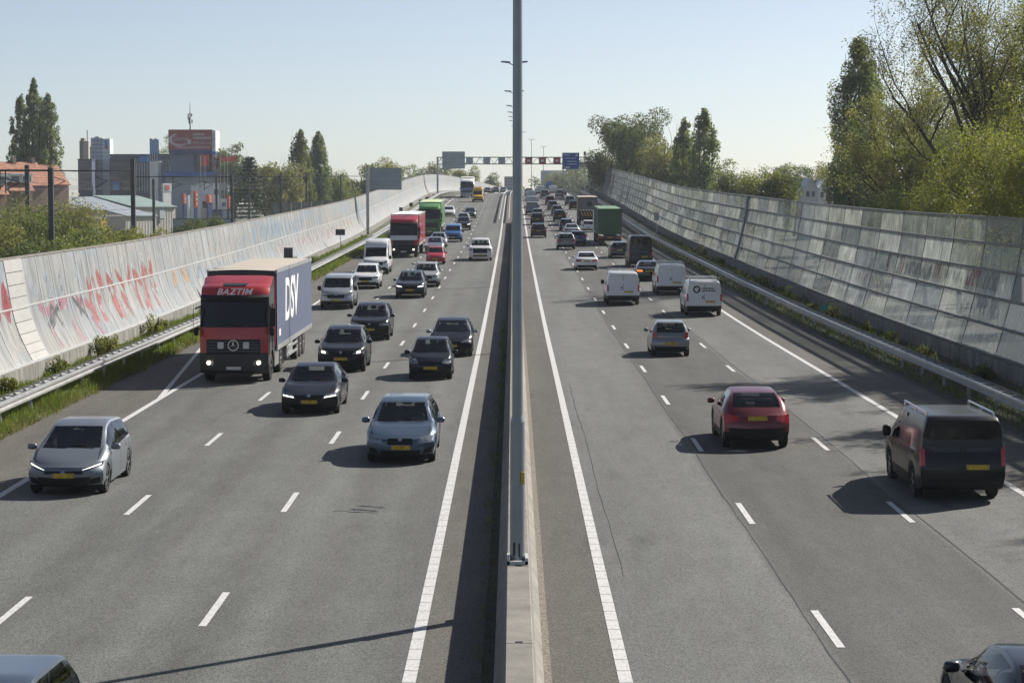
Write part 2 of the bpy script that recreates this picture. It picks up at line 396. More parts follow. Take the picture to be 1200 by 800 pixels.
# painted lines: parts of the carriageways
def quad_on_road(mb, x0, x1, D0, D1, dz=.007, n=1, x0b=None, x1b=None):
    x0b = x0 if x0b is None else x0b; x1b = x1 if x1b is None else x1b
    vs = []; fs = []
    for i in range(n + 1):
        t = i / n; D = D0 + (D1 - D0) * t
        vs += [P(x0 + (x0b - x0) * t, D, dz), P(x1 + (x1b - x1) * t, D, dz)]
    for i in range(n): fs.append((2 * i, 2 * i + 1, 2 * i + 3, 2 * i + 2))
    mb.add(vs, fs)
def flat_part(name, parent, m, *a, **k):
    mb = MB(); quad_on_road(mb, *a, **k); return obj(name, mesh(name, mb.v, mb.f), m, parent)
for road, xl, d0 in ((road_l, -5.05, 23.0), (road_l, -8.43, 22.6), (road_r, 5.07, 21.4), (road_r, 8.5, 21.6)):
    for i in range(46):
        D = d0 + 12 * i - 1.45
        flat_part('lane_dash', road, M['paint'], xl - .065, xl + .065, D, D + 2.9)
for road, xl in ((road_l, -1.5), (road_r, 1.62)):
    for i in range(88):
        D = 20 + .74 * i
        flat_part('edge_line_block', road, M['paint'], xl - .1, xl + .1, D, D + .715)
    flat_part('edge_line', road, M['paint'], xl - .1, xl + .1, 20 + .74 * 88, 800, n=240)
flat_part('edge_line', road_l, M['paint'], -11.95, -11.76, 15, 700, n=220)
flat_part('edge_line', road_r, M['paint'], 11.76, 11.95, 15, 700, n=220)
flat_part('taper_line', road_l, M['paint'], -11.97, -11.8, 70, 98, dz=.011, n=8, x0b=-14.35, x1b=-14.2)
flat_part('taper_line', road_l, M['paint'], -11.97, -11.8, 392, 420, dz=.011, n=8, x0b=-14.3, x1b=-14.1)
for road, a, b, D in ((road_l, -12, -.8, 103), (road_l, -12, -.8, 211), (road_r, 4.95, 8.6, 103.4), (road_l, -14.2, -.8, 300)):
    mb = MB(); n = 14; vs = []; fs = []
    for i in range(n + 1):
        x = a + (b - a) * i / n; d = D + .35 * math.sin(i * .9) + .1 * x
        vs += [P(x, d, .005), P(x, d + .1, .005)]
    for i in range(n): fs.append((2 * i, 2 * i + 1, 2 * i + 3, 2 * i + 2))
    obj('tar_joint', mesh('tar_joint', vs, fs), M['seal'], road)
for a, w, D0, D1 in ((4.86, .02, 18, 300), (8.78, .035, 18, 300), (2.02, .012, 38, 75)):
    vs = []; fs = []; n = int((D1 - D0) / 1.5)
    for i in range(n + 1):
        D = D0 + (D1 - D0) * i / n; x = a + .02 * math.sin(D * .35) + .012 * math.sin(D * 1.9 + 1) + .008 * rng.normal()
        ww = w * (.5 + rng.random())
        vs += [P(x - ww / 2, D, .005), P(x + ww / 2, D, .005)]
    for i in range(n): fs.append((2 * i, 2 * i + 1, 2 * i + 3, 2 * i + 2))
    obj('seam_crack', mesh('seam_crack', vs, fs), M['seal'], road_r)
# skid scuffs on the left carriageway
for k in range(7):
    x, D = -3.6 + .25 * rng.normal(), 45.2 + 1.4 * rng.random()
    vs = []; fs = []
    a = rng.random() * 3
    for i in range(7):
        vs += [P(x + .1 * i, D + .12 * math.sin(a + i * .6), .005), P(x + .1 * i, D + .12 * math.sin(a + i * .6) + .035, .005)]
    for i in range(6): fs.append((2 * i, 2 * i + 1, 2 * i + 3, 2 * i + 2))
    obj('skid_scuff', mesh('skid_scuff', vs, fs), M['seal'], road_l)

# ------------------------------------------------------------------ median: concrete barrier, then guard rails
bar_root = empty('concrete_barrier', P(.08, 34, 0), label='low grey concrete median barrier with sloped sides under the lamp mast', cat='barrier')
bp = [(-.36, 0), (-.36, .1), (-.245, .28), (-.19, .84), (-.175, .855), (.175, .855), (.19, .84), (.245, .28), (.36, .1), (.36, 0)]
def seg_mesh(Ln):
    mb = MB(); vs = [(x, y, z) for y in (0, Ln) for x, z in bp]; n = len(bp)
    fs = [(k, (k + 1) % n, n + (k + 1) % n, n + k) for k in range(n)] + [tuple(range(n))[::-1], tuple(range(n, 2 * n))]
    mb.add(vs, fs)
    mb.box(-.05, .05, -.015, .1, .8, .858, 1)
    return mb
seg = seg_mesh(5.97)
seg_me = mesh('barrier_segment', seg.v, seg.f, matidx=seg.m)
bmx = bmesh.new(); bmx.from_mesh(seg_me); bmesh.ops.recalc_face_normals(bmx, faces=bmx.faces); bmx.to_mesh(seg_me); bmx.free()
bar_root.location = (0, 0, 0)
for i in range(45):
    D = 16.3 + 6 * i
    obj('barrier_segment', seg_me, [M['concrete'], M['black']], bar_root, P(.08, D, 0), (slope(D + 3), 0, 0))
# steel foot bracket of the mast, seat on top of the barrier
def w_beam(mb, x, Ds, face, z0=.45, mi=0):
    pr = [(0, 0), (.07, .03), (.075, .09), (.01, .13), (.01, .18), (.075, .22), (.07, .28), (0, .31)]
    mb.sweep([(face * a, z0 + b) for a, b in pr] + [(face * (a - .012), z0 + b) for a, b in pr[::-1]], Ds, x, closed=True, mi=mi)
def rail_pair(name, x, gap, D0, D1, label, posts_to=210, straps=True, faceboth=True):
    root = empty(name, P(x, D0 + 2, 0), label=label, cat='guard rail')
    root.location = (0, 0, 0)
    Ds = list(np.arange(D0, D1, 4.0))
    s = 1 if x < 0 else -1
    for xx, f in ((x, s), (x - s * gap, -s)):
        mb = MB(); w_beam(mb, xx, Ds, f); mb.build('rail_beam', M['galv_rail'], root, angle=40)
    post = MB(); post.box(-.05, .05, -.04, .04, -.5, .70); pm = post.build('post', M['galv'], root, loc=P(x - s * gap / 2, D0, 0)).data
    rest = MB()
    for D in np.arange(D0 + 4, D1, 4.0):
        if D < posts_to: obj('post', pm, None, root, P(x - s * gap / 2, D, 0))
        else:
            c = P(x - s * gap / 2, D, 0); rest.box(c.x - .05, c.x + .05, D - .04, D + .04, c.z - .5, c.z + .70)
    if rest.v: rest.build('post', M['galv'], root)['kind'] = 'stuff'
    if straps:
        st = MB(); st.box(-gap / 2, gap / 2, -.16, .16, -.02, .0); sm = None
        for D in np.arange(max(D0, 40) + 1, min(D1, 230), 1.333):
            c = P(x - s * gap / 2, D, .735)
            if sm is None: sm = st.build('strap', M['railsteel'], root, loc=c).data
            else: obj('strap', sm, None, root, c)
    return root
rail_pair('guard_rail', -15.1, .42, 10, 640, 'bright galvanised double guard rail along the grass below the pale curved noise wall')
rail_pair('guard_rail', 15.1, .42, 10, 640, 'shaded galvanised guard rail running below the glass noise wall')
rail_pair('guard_rail', -.62, 1.3, 286, 640, 'double steel guard rail in the median beyond the concrete barrier', posts_to=330, straps=False)

# ------------------------------------------------------------------ lamp masts in the median
def lamp_mast(D, label, near=False):
    c = P(.07, D, .86)
    root = empty('lamp_mast', c, label=label, cat='lamp mast', group='lamp masts along the median')
    lo = MB(); lo.bar((0, 0, 0), (0, 0, 2.35), .128, 20, .122); lo.bar((0, 0, 2.35), (0, 0, 2.45), .122, 20, .095); lo.build('lower_shaft', M['mast'], root, angle=30)
    up = MB(); up.bar((0, 0, 2.44), (0, 0, 14.4), .092, 18, .068); up.build('upper_shaft', M['mast'], root, angle=30)
    for s in (-1, 1):
        ar = MB(); ar.bar((0, 0, 14.25), (s * .35, 0, 14.45), .035, 8); a = ar.build('arm', M['mast'], root)
        lm = MB(); lm.add([(s * .25, -.16, 14.42), (s * .95, -.12, 14.50), (s * .95, .12, 14.50), (s * .25, .16, 14.42),
                           (s * .3, -.1, 14.56), (s * .88, -.06, 14.6), (s * .88, .06, 14.6), (s * .3, .1, 14.56)],
                          [(0, 1, 2, 3), (4, 5, 6, 7), (0, 1, 5, 4), (1, 2, 6, 5), (2, 3, 7, 6), (3, 0, 4, 7)])
        lm.build('luminaire', M['signback'], root)
    if near:
        b = MB(); b.box(-.175, .175, -.30, -.22, -.02, .055); b.box(-.175, -.13, -.30, .2, -.02, .11); b.box(.13, .175, -.30, .2, -.02, .11); b.build('foot_bracket', M['strip'], root)
        h = MB(); h.box(-.05, .05, -.14, -.118, .55, 1.25); h.build('service_hatch', M['mast'], root)
        y = MB(); y.box(.06, .115, -.125, -.09, 1.32, 1.52); y.build('yellow_tag', M['plate'], root)
        for (x, z) in ((-.06, .12), (.03, .1)):
            q = MB(); q.bar((x, -.13, z), (x, -.13, z + .22), .014, 6); q.build('anchor_bolt', M['black'], root)
for i in range(12):
    D = 34.7 + 55 * i
    lamp_mast(D, 'tall grey lamp mast in the centre of the picture standing on the concrete barrier' if i == 0 else
              'distant double armed lamp mast of the median row, %s behind the big one' % ('first', 'second', 'third', 'fourth', 'fifth', 'sixth', 'seventh', 'eighth', 'ninth', 'tenth', 'eleventh')[i - 1], i == 0)

# ------------------------------------------------------------------ left noise wall: curved concrete panels on a plinth
WALL_L = [(-17.62, .72), (-17.80, 1.05), (-18.02, 1.5), (-18.22, 2.05), (-18.36, 2.62), (-18.46, 3.2), (-18.55, 3.8), (-18.66, 4.42)]
wl_root = empty('noise_wall', (0, 0, 0), label='long pale grey curved noise wall with faded graffiti left of the motorway', cat='noise wall')
def wl_point(s):
    k = s * (len(WALL_L) - 1); i = min(int(k), len(WALL_L) - 2); t = k - i
    a, b = WALL_L[i], WALL_L[i + 1]
    return a[0] + (b[0] - a[0]) * t, a[1] + (b[1] - a[1]) * t
def panel_mesh(i0, i1, Ln, name='panel'):
    pr = WALL_L[i0:i1 + 1]; n = len(pr); vs = []
    for y in (.012, Ln - .012):
        for k, (x, z) in enumerate(pr):
            zz = z + (.012 if k == 0 else -.012 if k == n - 1 else 0)
            vs.append((x, y, zz))
    for y in (.012, Ln - .012):
        for k, (x, z) in enumerate(pr):
            zz = z + (.012 if k == 0 else -.012 if k == n - 1 else 0)
            vs.append((x - .12, y, zz))
    fs = []
    for k in range(n - 1):
        fs.append((k, n + k, n + k + 1, k + 1)); fs.append((2 * n + k, 2 * n + k + 1, 3 * n + k + 1, 3 * n + k))
        fs.append((k, k + 1, 2 * n + k + 1, 2 * n + k)); fs.append((n + k, 3 * n + k, 3 * n + k + 1, n + k + 1))
    fs.append((0, 2 * n, 3 * n, n)); fs.append((n - 1, 2 * n - 1, 4 * n - 1, 3 * n - 1))
    return vs, fs
PL = 2.4
v_, f_ = panel_mesh(0, 4, PL); me_lo = mesh('panel', v_, f_, angle=40)
v_, f_ = panel_mesh(4, 7, PL); me_hi = mesh('panel', v_, f_, angle=40)
def strip_mesh():
    n = len(WALL_L); vs = []; fs = []
    for y in (-.032, .032):
        for x, z in WALL_L: vs.append((x + .019, y, z))
    for y in (-.032, .032):
        for x, z in WALL_L: vs.append((x - .05, y, z))
    for k in range(n - 1):
        fs += [(k, n + k, n + k + 1, k + 1), (k, k + 1, 2 * n + k + 1, 2 * n + k), (n + k, 3 * n + k, 3 * n + k + 1, n + k + 1)]
    return mesh('cover_strip', vs, fs, angle=40)
sm_ = strip_mesh()
def wl_place(name, me, m, D, Ln=PL):
    return obj(name, me, m, wl_root, (bend(D), D, zr(D)), (slope(D + Ln / 2), 0, 0))
D = 50.0; k = 0; WHITE = (76.4, 78.8)
for me in (me_lo, me_hi): me.materials.append(M['panel'])
sm_.materials.append(M['strip'])
while D < 205:
    white = any(abs(D - w) < .1 for w in WHITE)
    if white and abs(D - WHITE[0]) < .1:
        # emergency door bay: nine pale boards
        for j in range(9):
            a, b = j / 9, (j + 1) / 9 - .006
            (xa, za), (xb, zb) = wl_point(a), wl_point(b)
            q = MB(); q.add([(xa + .02, .03, za), (xa + .02, 2.65, za), (xb + .02, 2.65, zb), (xb + .02, .03, zb), (xa - .1, .03, za), (xa - .1, 2.65, za), (xb - .1, 2.65, zb), (xb - .1, .03, zb)],
                            [(0, 1, 2, 3), (4, 7, 6, 5), (0, 4, 5, 1), (3, 2, 6, 7), (0, 3, 7, 4), (1, 5, 6, 2)])
            q.build('board', M['whitepanel'], wl_root, loc=(0, D, zr(D)), rot=(slope(D + 1.6), 0, 0))
        D += 2.7; continue
    wl_place('panel', me_lo, None, D); wl_place('panel', me_hi, None, D); wl_place('cover_strip', sm_, None, D)
    D += PL
far = MB(); fst = MB(); D1 = D
lo, hi = panel_mesh(0, 4, PL), panel_mesh(4, 7, PL)
while D < 800:
    for vs_, fs_ in (lo, hi):
        far.add([(x + bend(D + y), D + y, z + zr(D + y)) for x, y, z in vs_], fs_)
    D += PL
far.build('panel', M['panel'], wl_root, angle=40)['kind'] = 'stuff'
mb = MB(); DS = list(np.arange(40, 800, 3.0)); xm, zm = WALL_L[4]
mb.sweep([(xm + .03, zm - .03), (xm + .03, zm + .03), (xm - .05, zm + .03), (xm - .05, zm - .03)], DS, closed=True); mb.build('waist_rail', M['strip'], wl_root)
mb = MB(); x0, z0 = WALL_L[0]
mb.sweep([(x0 + .1, z0 - .05), (x0 + .1, z0 + .02), (x0 - .12, z0 + .02), (x0 - .12, z0 - .05)], DS, closed=True); mb.build('base_rail', M['strip'], wl_root)
mb = MB(); x7, z7 = WALL_L[-1]
mb.sweep([(x7 + .03, z7 - .02), (x7 + .03, z7 + .05), (x7 - .15, z7 + .05), (x7 - .15, z7 - .02)], DS, closed=True); mb.build('coping', M['concrete'], wl_root)
pl = MB(); pl.box(-.14, .14, .02, 2.38, -.3, .665); pme = pl.build('plinth_slab', M['concrete_d'], wl_root, loc=P(-17.56, 52, 0)).data
D = 54.4
while D < 250:
    obj('plinth_slab', pme, None, wl_root, P(-17.56, D, 0), (slope(D + 1.2), 0, 0)); D += PL
mb = MB(); mb.sweep([(-.14, -.3), (.14, -.3), (.14, .66), (-.14, .66)], list(np.arange(D, 800, 3.0)), -17.56, closed=True); mb.build('plinth_slab', M['concrete_d'], wl_root)['kind'] = 'stuff'

# graffiti: flat paint strokes lying on the panels
def on_wall(D, s, off=.006):
    x, z = wl_point(min(max(s, 0.0), 1.0)); return (x + off + bend(D), D, z + zr(D))
GR = {}
def gr_mat(c):
    if c not in GR:                                      # worn spray paint: patchy cover over the panel
        m, n, l, b = nodes_of('spray_paint'); g = n.new('ShaderNodeNewGeometry'); b.inputs['Roughness'].default_value = .6
        b.inputs['Base Color'].default_value = (*c, 1)
        rp = ramp(n, [(0.36, (0, 0, 0)), (0.56, (1, 1, 1))]); l.new(noise(n, l, mapped(n, l, g.outputs['Position'], (1.2, 1.6, .7)), 1.6, 6, .7), rp.inputs['Fac'])
        tp = n.new('ShaderNodeBsdfTransparent'); mx = n.new('ShaderNodeMixShader'); l.new(math_node(n, l, 'MULTIPLY', rp.outputs['Color'], .8), mx.inputs[0]); l.new(tp.outputs[0], mx.inputs[1]); l.new(b.outputs[0], mx.inputs[2])
        l.new(mx.outputs[0], n['Material Output'].inputs['Surface']); GR[c] = m
    return GR[c]
def stroke(mb, pts, w, off=.006):
    """pts (D,s): a ribbon of width w metres on the wall surface"""
    pts = np.array(pts, float); H_ = 3.9
    q = np.stack([pts[:, 0], pts[:, 1] * H_], 1)
    t = np.gradient(q, axis=0); t /= np.linalg.norm(t, axis=1)[:, None] + 1e-9
    nrm = np.stack([-t[:, 1], t[:, 0]], 1) * w / 2
    vs = []; fs = []
    for a, b in zip(q + nrm, q - nrm):
        vs += [on_wall(a[0], a[1] / H_, off), on_wall(b[0], b[1] / H_, off)]
    for i in range(len(q) - 1): fs.append((2 * i, 2 * i + 1, 2 * i + 3, 2 * i + 2))
    mb.add(vs, fs)
def scrawl(D, s, hgt, wid, n):
    """an angular letter-like stroke"""
    r_ = np.random.default_rng(n); k = r_.integers(4, 6)
    pts = [(D + wid * r_.uniform(-.5, .5), s + hgt * (.5 if i % 2 else -.5) * r_.uniform(.55, 1.0)) for i in range(k)]
    out = []
    for p, q in zip(pts[:-1], pts[1:]):
        for t in np.linspace(0, 1, 5)[:-1]: out.append((p[0] + (q[0] - p[0]) * t, p[1] + (q[1] - p[1]) * t))
    out.append(pts[-1]); out = np.array(out)
    sm = out.copy(); sm[1:-1] = (out[:-2] + 2 * out[1:-1] + out[2:]) / 4
    return sm
gid = 0
def tagwork(D0, D1, s, hgt, step, w, col, off, seed):
    mb = MB(); i = 0; D = D0
    while D < D1:
        stroke(mb, scrawl(D, s + .03 * math.sin(i * 2.1), hgt, step * .85, seed + i), w, off); D += step; i += 1
    mb.build('graffiti', gr_mat(col), wl_root)
tagwork(91, 108, .62, .24, 2.2, .34, (.33, .09, .08), .007, 10)
tagwork(90, 108, .34, .40, 2.6, .44, (.36, .11, .10), .008, 30)
tagwork(91, 107, .36, .34, 2.9, .20, (.40, .395, .39), .011, 50)
tagwork(82, 91, .50, .16, 3.4, .34, (.36, .16, .20), .007, 70)
tagwork(83, 91, .42, .30, 4.2, .22, (.09, .095, .10), .010, 90)
tagwork(96, 120, .80, .20, 2.6, .12, (.42, .42, .42), .007, 110)
tagwork(80.5, 90, .72, .3, 2.6, .3, (.30, .34, .37), .006, 610)
tagwork(118, 146, .40, .34, 3.2, .3, (.24, .30, .35), .006, 640)
tagwork(122, 150, .75, .24, 3.6, .2, (.36, .345, .31), .006, 670)
tagwork(150, 186, .74, .36, 3.4, .5, (.20, .30, .40), .006, 700)
tagwork(160, 230, .36, .3, 5.5, .3, (.33, .25, .27), .006, 730)
tagwork(208, 236, .5, .6, 4.4, .6, (.38, .34, .25), .006, 760)
tagwork(113, 119, .45, .3, 3.0, .34, (.42, .26, .14), .007, 130)
tagwork(66, 75.6, .64, .3, 1.6, .9, (.30, .06, .07), .007, 230)
tagwork(66, 75.6, .60, .16, 2.6, .25, (.40, .39, .38), .009, 240)
for D_, col in ((81.5, (.36, .19, .21)), (85.5, (.36, .21, .23)), (89.5, (.33, .14, .17))):
    mb = MB(); stroke(mb, [(D_ + .5 * t, .32 - .3 * t) for t in np.linspace(0, 1, 8)], .55, .007); mb.build('graffiti', gr_mat(col), wl_root)

# ------------------------------------------------------------------ right noise wall: leaning steel frame with glass panes
wr_root = empty('glass_noise_wall', (0, 0, 0), label='tall leaning glass noise wall of grimy panes in a steel frame right of the motorway', cat='noise wall')
NR = 5
WR = [(18.02 + 1.0 * (1 - (1 - j / NR) ** 1.5), .78 + 1.02 * j) for j in range(NR + 1)]
MOD = 6.0
pane_me = []
for j in range(NR):
    (xa, za), (xb, zb) = WR[j], WR[j + 1]
    q = MB(); q.add([(xa, .05, za + .05), (xa, MOD - .05, za + .05), (xb, MOD - .05, zb - .05), (xb, .05, zb - .05)], [(0, 1, 2, 3)])
    pane_me.append(mesh('pane', q.v, q.f))
    pane_me[-1].materials.append(M['pane'])
def wr_post_mesh(w, d):
    n = len(WR); vs = []; fs = []
    for y in (-w, w):
        for x, z in WR: vs.append((x - d, y, z))
    for y in (-w, w):
        for x, z in WR: vs.append((x + d, y, z))
    for k in range(n - 1):
        fs += [(k, n + k, n + k + 1, k + 1), (2 * n + k, 2 * n + k + 1, 3 * n + k + 1, 3 * n + k), (k, k + 1, 2 * n + k + 1, 2 * n + k), (n + k, 3 * n + k, 3 * n + k + 1, n + k + 1)]
    fs += [(0, 2 * n, 3 * n, n), (n - 1, 2 * n - 1, 4 * n - 1, 3 * n - 1)]
    return vs, fs
v_, f_ = wr_post_mesh(.014, .016); mull = mesh('mullion', v_, f_); mull.materials.append(M['railsteel'])
v_, f_ = wr_post_mesh(.34, .12); bigc = mesh('column', v_, f_); bigc.materials.append(M['column'])
D = 48.0; restp = MB(); restm = MB()
while D < 700:
    if D < 290:
        for j in range(NR): obj('pane', pane_me[j], None, wr_root, P(0, D, 0), (slope(D + 3), 0, 0))
        obj('mullion', mull, None, wr_root, P(0, D, 0), (slope(D), 0, 0))
    else:
        for j in range(NR):
            (xa, za), (xb, zb) = WR[j], WR[j + 1]
            for h0 in (0, 3):
                restp.add([P(xa, D + h0 + .04, za + .05), P(xa, D + h0 + 2.96, za + .05), P(xb, D + h0 + 2.96, zb - .05), P(xb, D + h0 + .04, zb - .05)], [(0, 1, 2, 3)])
        v_, f_ = wr_post_mesh(.035, .05); restm.add([(x + bend(D), y + D, z + zr(D)) for x, y, z in v_], f_)
    D += MOD
restp.build('pane', M['pane'], wr_root)['kind'] = 'stuff'; restm.build('mullion', M['railsteel'], wr_root)['kind'] = 'stuff'
for D in (169.5, 438): obj('column', bigc, None, wr_root, P(-.04, D, 0), (slope(D), 0, 0))
DS2 = list(np.arange(42, 700, 3.0))
for j, (x, z) in enumerate(WR):
    mb = MB(); w = .042 if j < NR else .035
    mb.sweep([(x - .11, z - w), (x - .11, z + w), (x + .11, z + w), (x + .11, z - w)], DS2, closed=True); mb.build('cross_rail', M['railsteel'], wr_root)
mb = MB(); mb.box(-.16, .16, .02, 5.98, -.3, .72); pme = mb.build('plinth_slab', M['concrete_d'], wr_root, loc=P(18.02, 48, 0)).data
D = 54.0
while D < 690:
    obj('plinth_slab', pme, None, wr_root, P(18.02, D, 0), (slope(D + 3), 0, 0)); D += 6
# faded sprayed tags on the middle row of panes
def on_glass(D, row, t, off=.012):
    (xa, za), (xb, zb) = WR[row], WR[row + 1]; return P(xa + (xb - xa) * t - off, D, za + (zb - za) * t)
def gtag(row, D0, D1, col, seed, w=.1, n=None):
    mb = MB(); D = D0; i = 0
    while D < D1:
        pts = scrawl(D, .5, .62, .55, seed + i); q = pts; t = np.gradient(np.stack([q[:, 0], q[:, 1]], 1), axis=0); t /= np.linalg.norm(t, axis=1)[:, None] + 1e-9
        nr = np.stack([-t[:, 1], t[:, 0]], 1) * w / 2; vs = []; fs = []
        for a, b in zip(q + nr, q - nr): vs += [on_glass(a[0], row, min(.93, max(.07, a[1]))), on_glass(b[0], row, min(.93, max(.07, b[1])))]
        for k in range(len(q) - 1): fs.append((2 * k, 2 * k + 1, 2 * k + 3, 2 * k + 2))
        mb.add(vs, fs); D += .8; i += 1
    mb.build('graffiti', gr_mat(col), wr_root)
def gblock(row, D0, D1, col, t0=.08, t1=.92):
    mb = MB(); mb.add([on_glass(D0, row, t0, .006), on_glass(D1, row, t0, .006), on_glass(D1, row, t1, .006), on_glass(D0, row, t1, .006)], [(0, 1, 2, 3)]); mb.build('graffiti', gr_mat(col), wr_root)
for D0, D1 in ((84, 86.3), (91, 93), (100, 101.2), (103.5, 104.4)): gblock(2, D0, D1, (.20, .045, .075))
gblock(2, 80.5, 84, (.10, .105, .11)); gblock(2, 93.2, 99.5, (.13, .135, .14), .12, .8)
gtag(2, 80.7, 84, (.50, .50, .45), 300, .11); gtag(2, 87, 91, (.34, .35, .33), 320, .1); gtag(2, 93.5, 100, (.36, .37, .36), 340, .1)
gtag(1, 100, 112, (.22, .11, .10), 400, .06); gtag(0, 104, 124, (.3, .3, .28), 430, .06); gtag(1, 80, 86, (.26, .26, .24), 460, .07)

# ------------------------------------------------------------------ gantry over the crest
GD = 440.0; gx = bend(GD); gz = zr(GD)
gr = empty('sign_gantry', (gx, GD, gz), label='steel sign gantry spanning the motorway at the crest', cat='gantry')
for x in (-15.9, 15.9):
    mb = MB(); mb.box(x - .2, x + .2, -.2, .2, -.6, 8.2); mb.build('gantry_post', M['galv'], gr)
tb = MB()
for z in (6.7, 8.1):
    for y in (-.5, .5): tb.box(-16, 16, y - .09, y + .09, z - .09, z + .09)
tb.build('chord', M['column'], gr)
br = MB(); x = -16.0
while x < 15.9:
    for y in (-.5, .5): br.bar((x, y, 6.7), (x + 1, y, 8.1), .05, 5); br.bar((x + 1, y, 8.1), (x + 2, y, 6.7), .05, 5)
    x += 2
br.build('bracing', M['column'], gr)
def text_mesh(body, size, depth=.004, shear=0.0, spacing=1.0, bold=0.0):
    cu = bpy.data.curves.new('lettering', 'FONT'); cu.body = body; cu.size = size; cu.extrude = depth; cu.shear = shear; cu.align_x = 'CENTER'; cu.align_y = 'CENTER'
    cu.space_character = spacing; cu.offset = bold
    o = bpy.data.objects.new('lettering', cu); COL.objects.link(o)
    bpy.context.view_layer.update()
    me = bpy.data.meshes.new_from_object(o.evaluated_get(bpy.context.evaluated_depsgraph_get())); me.materials.clear()
    bpy.data.objects.remove(o); bpy.data.curves.remove(cu)
    return me
FACE_CAM = (math.pi / 2, 0, 0)
M['redlit'] = mat('lit_red_ring', (.4, .02, .02), .4, emit=(1, .06, .06), estr=.08)
M['whitelit'] = mat('lit_digits', (.8, .8, .8), .4, emit=(1, .9, .85), estr=.1)
tm = text_mesh('80', .62)
for px, in ((619.5,), (635.5,), (652.5,)):
    x = pw(px, GD) - gx
    r0 = empty('lane_signal', (gx + x, GD - .75, gz + 7.35), label={619.5: 'red lit lane signal box nearest the lamp mast on the gantry', 635.5: 'middle red lit lane signal box on the gantry', 652.5: 'red lit lane signal box beside the blue direction sign'}[px], cat='signal', group='lane signals')
    mb = MB(); mb.box(-.75, .75, -.15, .25, -.72, .72); mb.build('housing', M['darksteel'], r0, bevel=.03)
    rg = MB(); n = 24; vs = []; fs = []
    for k in range(n):
        t = 2 * math.pi * k / n; vs += [(math.cos(t) * .64, -.17, math.sin(t) * .64), (math.cos(t) * .52, -.17, math.sin(t) * .52)]
    for k in range(n): fs.append((2 * k, 2 * k + 1, 2 * ((k + 1) % n) + 1, 2 * ((k + 1) % n)))
    rg.add(vs, fs); rg.build('ring', M['redlit'], r0)
    obj('lettering', tm, M['whitelit'], r0, (0, -.175, 0), FACE_CAM)
for px in (550.5, 570.5, 588):
    x = pw(px, GD)
    mb = MB(); mb.box(-.72, .72, -.2, .2, -.7, .7); o = mb.build('lane_signal', M['signback'], None, loc=(x, GD - .8, gz + 7.35), bevel=.03)
    tag(o, {550.5: 'grey back of a lane signal box beside the large grey sign back', 570.5: 'grey back of the middle lane signal box over the oncoming lanes', 588: 'grey back of the lane signal box nearest the median'}[px], 'signal', 'lane signals seen from behind')
r0 = empty('direction_sign', (pw(668.5, GD), GD - .8, gz), label='blue direction sign with white lines of text on the gantry', cat='sign')
w2, zb, zt = 1.78, pz(198.5, GD) - gz, pz(179.5, GD) - gz
mb = MB(); mb.box(-w2, w2, -.04, .04, zb, zt); mb.build('sign_panel', M['signblue'], r0, bevel=.01)
mb = MB()
for (a, b, z, h_) in ((-1.4, -.9, .88, .28), (-.75, -.25, .86, .22), (-1.4, 1.2, .66, .13), (-.7, 1.25, .47, .13), (-.7, 1.25, .3, .13), (-1.3, -.2, .1, .3)):
    zz = zb + (zt - zb) * z; xx = a; i = 0
    while xx < b:
        wd = (.12, .2, .09, .16)[i % 4]; mb.box(xx, min(b, xx + wd), -.05, -.045, zz - h_ / 2, zz + h_ / 2); xx += wd + (.05 if i % 5 else .14); i += 1
mb.add([(.95, -.05, zt - .85), (1.2, -.05, zt - .6), (1.0, -.05, zt - .55), (1.45, -.05, zt - .3), (1.4, -.05, zt - .75), (1.25, -.05, zt - .68)], [(0, 1, 2), (2, 4, 3), (1, 5, 4, 2)])
mb.build('lettering', M['signwhite'], r0)
def sign_back(px0, px1, py0, py1, D, label, posts=True, name='road_sign'):
    r0 = empty(name, (pw((px0 + px1) / 2, D), D, pz(py1, D)), label=label, cat='sign')
    hw = (px1 - px0) / 2 / F * D; hh = (py1 - py0) / F * D
    mb = MB(); mb.box(-hw, hw, -.03, .03, 0, hh); mb.build('sign_panel', M['signback'], r0)
    mb = MB()
    for z in (hh * .12, hh * .5, hh * .88): mb.box(-hw * .98, hw * .98, -.1, -.04, z - .04, z + .04)
    for x in (-hw, hw - .05): mb.box(x, x + .05, -.08, .05, 0, hh)
    mb.build('stiffener', M['galv'], r0)
    return r0, hw, hh
sign_back(518.5, 545, 178, 198, GD - .9, 'large grey back of a gantry sign over the oncoming lanes')
r0, hw, hh = sign_back(434, 471, 197, 222.5, 249, 'big grey back of a road sign on a post behind the curved wall')
mb = MB(); mb.box(-hw - .45, -hw - .1, -.15, .2, -6, hh + .3); mb.build('post', M['galv'], r0)
mb = MB(); mb.box(-hw - .2, hw, .04, .14, hh * .3, hh * .3 + .12); mb.box(-hw - .2, hw, .04, .14, hh * .7, hh * .7 + .12); mb.build('bracket', M['galv'], r0)
def small_board(px, py0, py1, w_px, x, label, m=None):
    D = x * F / (px - VANISH); c = P(x, D, 0)
    r0 = empty('road_sign', c, label=label, cat='sign', group='dark sign backs along the left verge' if x < 0 else None)
    hw = w_px / 2 / F * D; z0, z1 = pz(py1, D) - c.z, pz(py0, D) - c.z
    mb = MB(); mb.box(-hw, hw, -.02, .02, z0, z1); mb.build('sign_panel', m or M['darksteel'], r0)
    mb = MB(); mb.bar((0, .05, -.3), (0, .05, z1 - .05), .035, 6); mb.build('post', M['galv'], r0)
small_board(264.5, 314, 326, 18, -16.4, 'wide dark sign back just above the cream trailer roof')
small_board(338, 290, 304, 10.5, -16.4, 'upright dark sign back against the wall behind the trailer')
small_board(399, 268.5, 275.5, 11, -16.4, 'small dark sign back on a thin post below the pale wall')
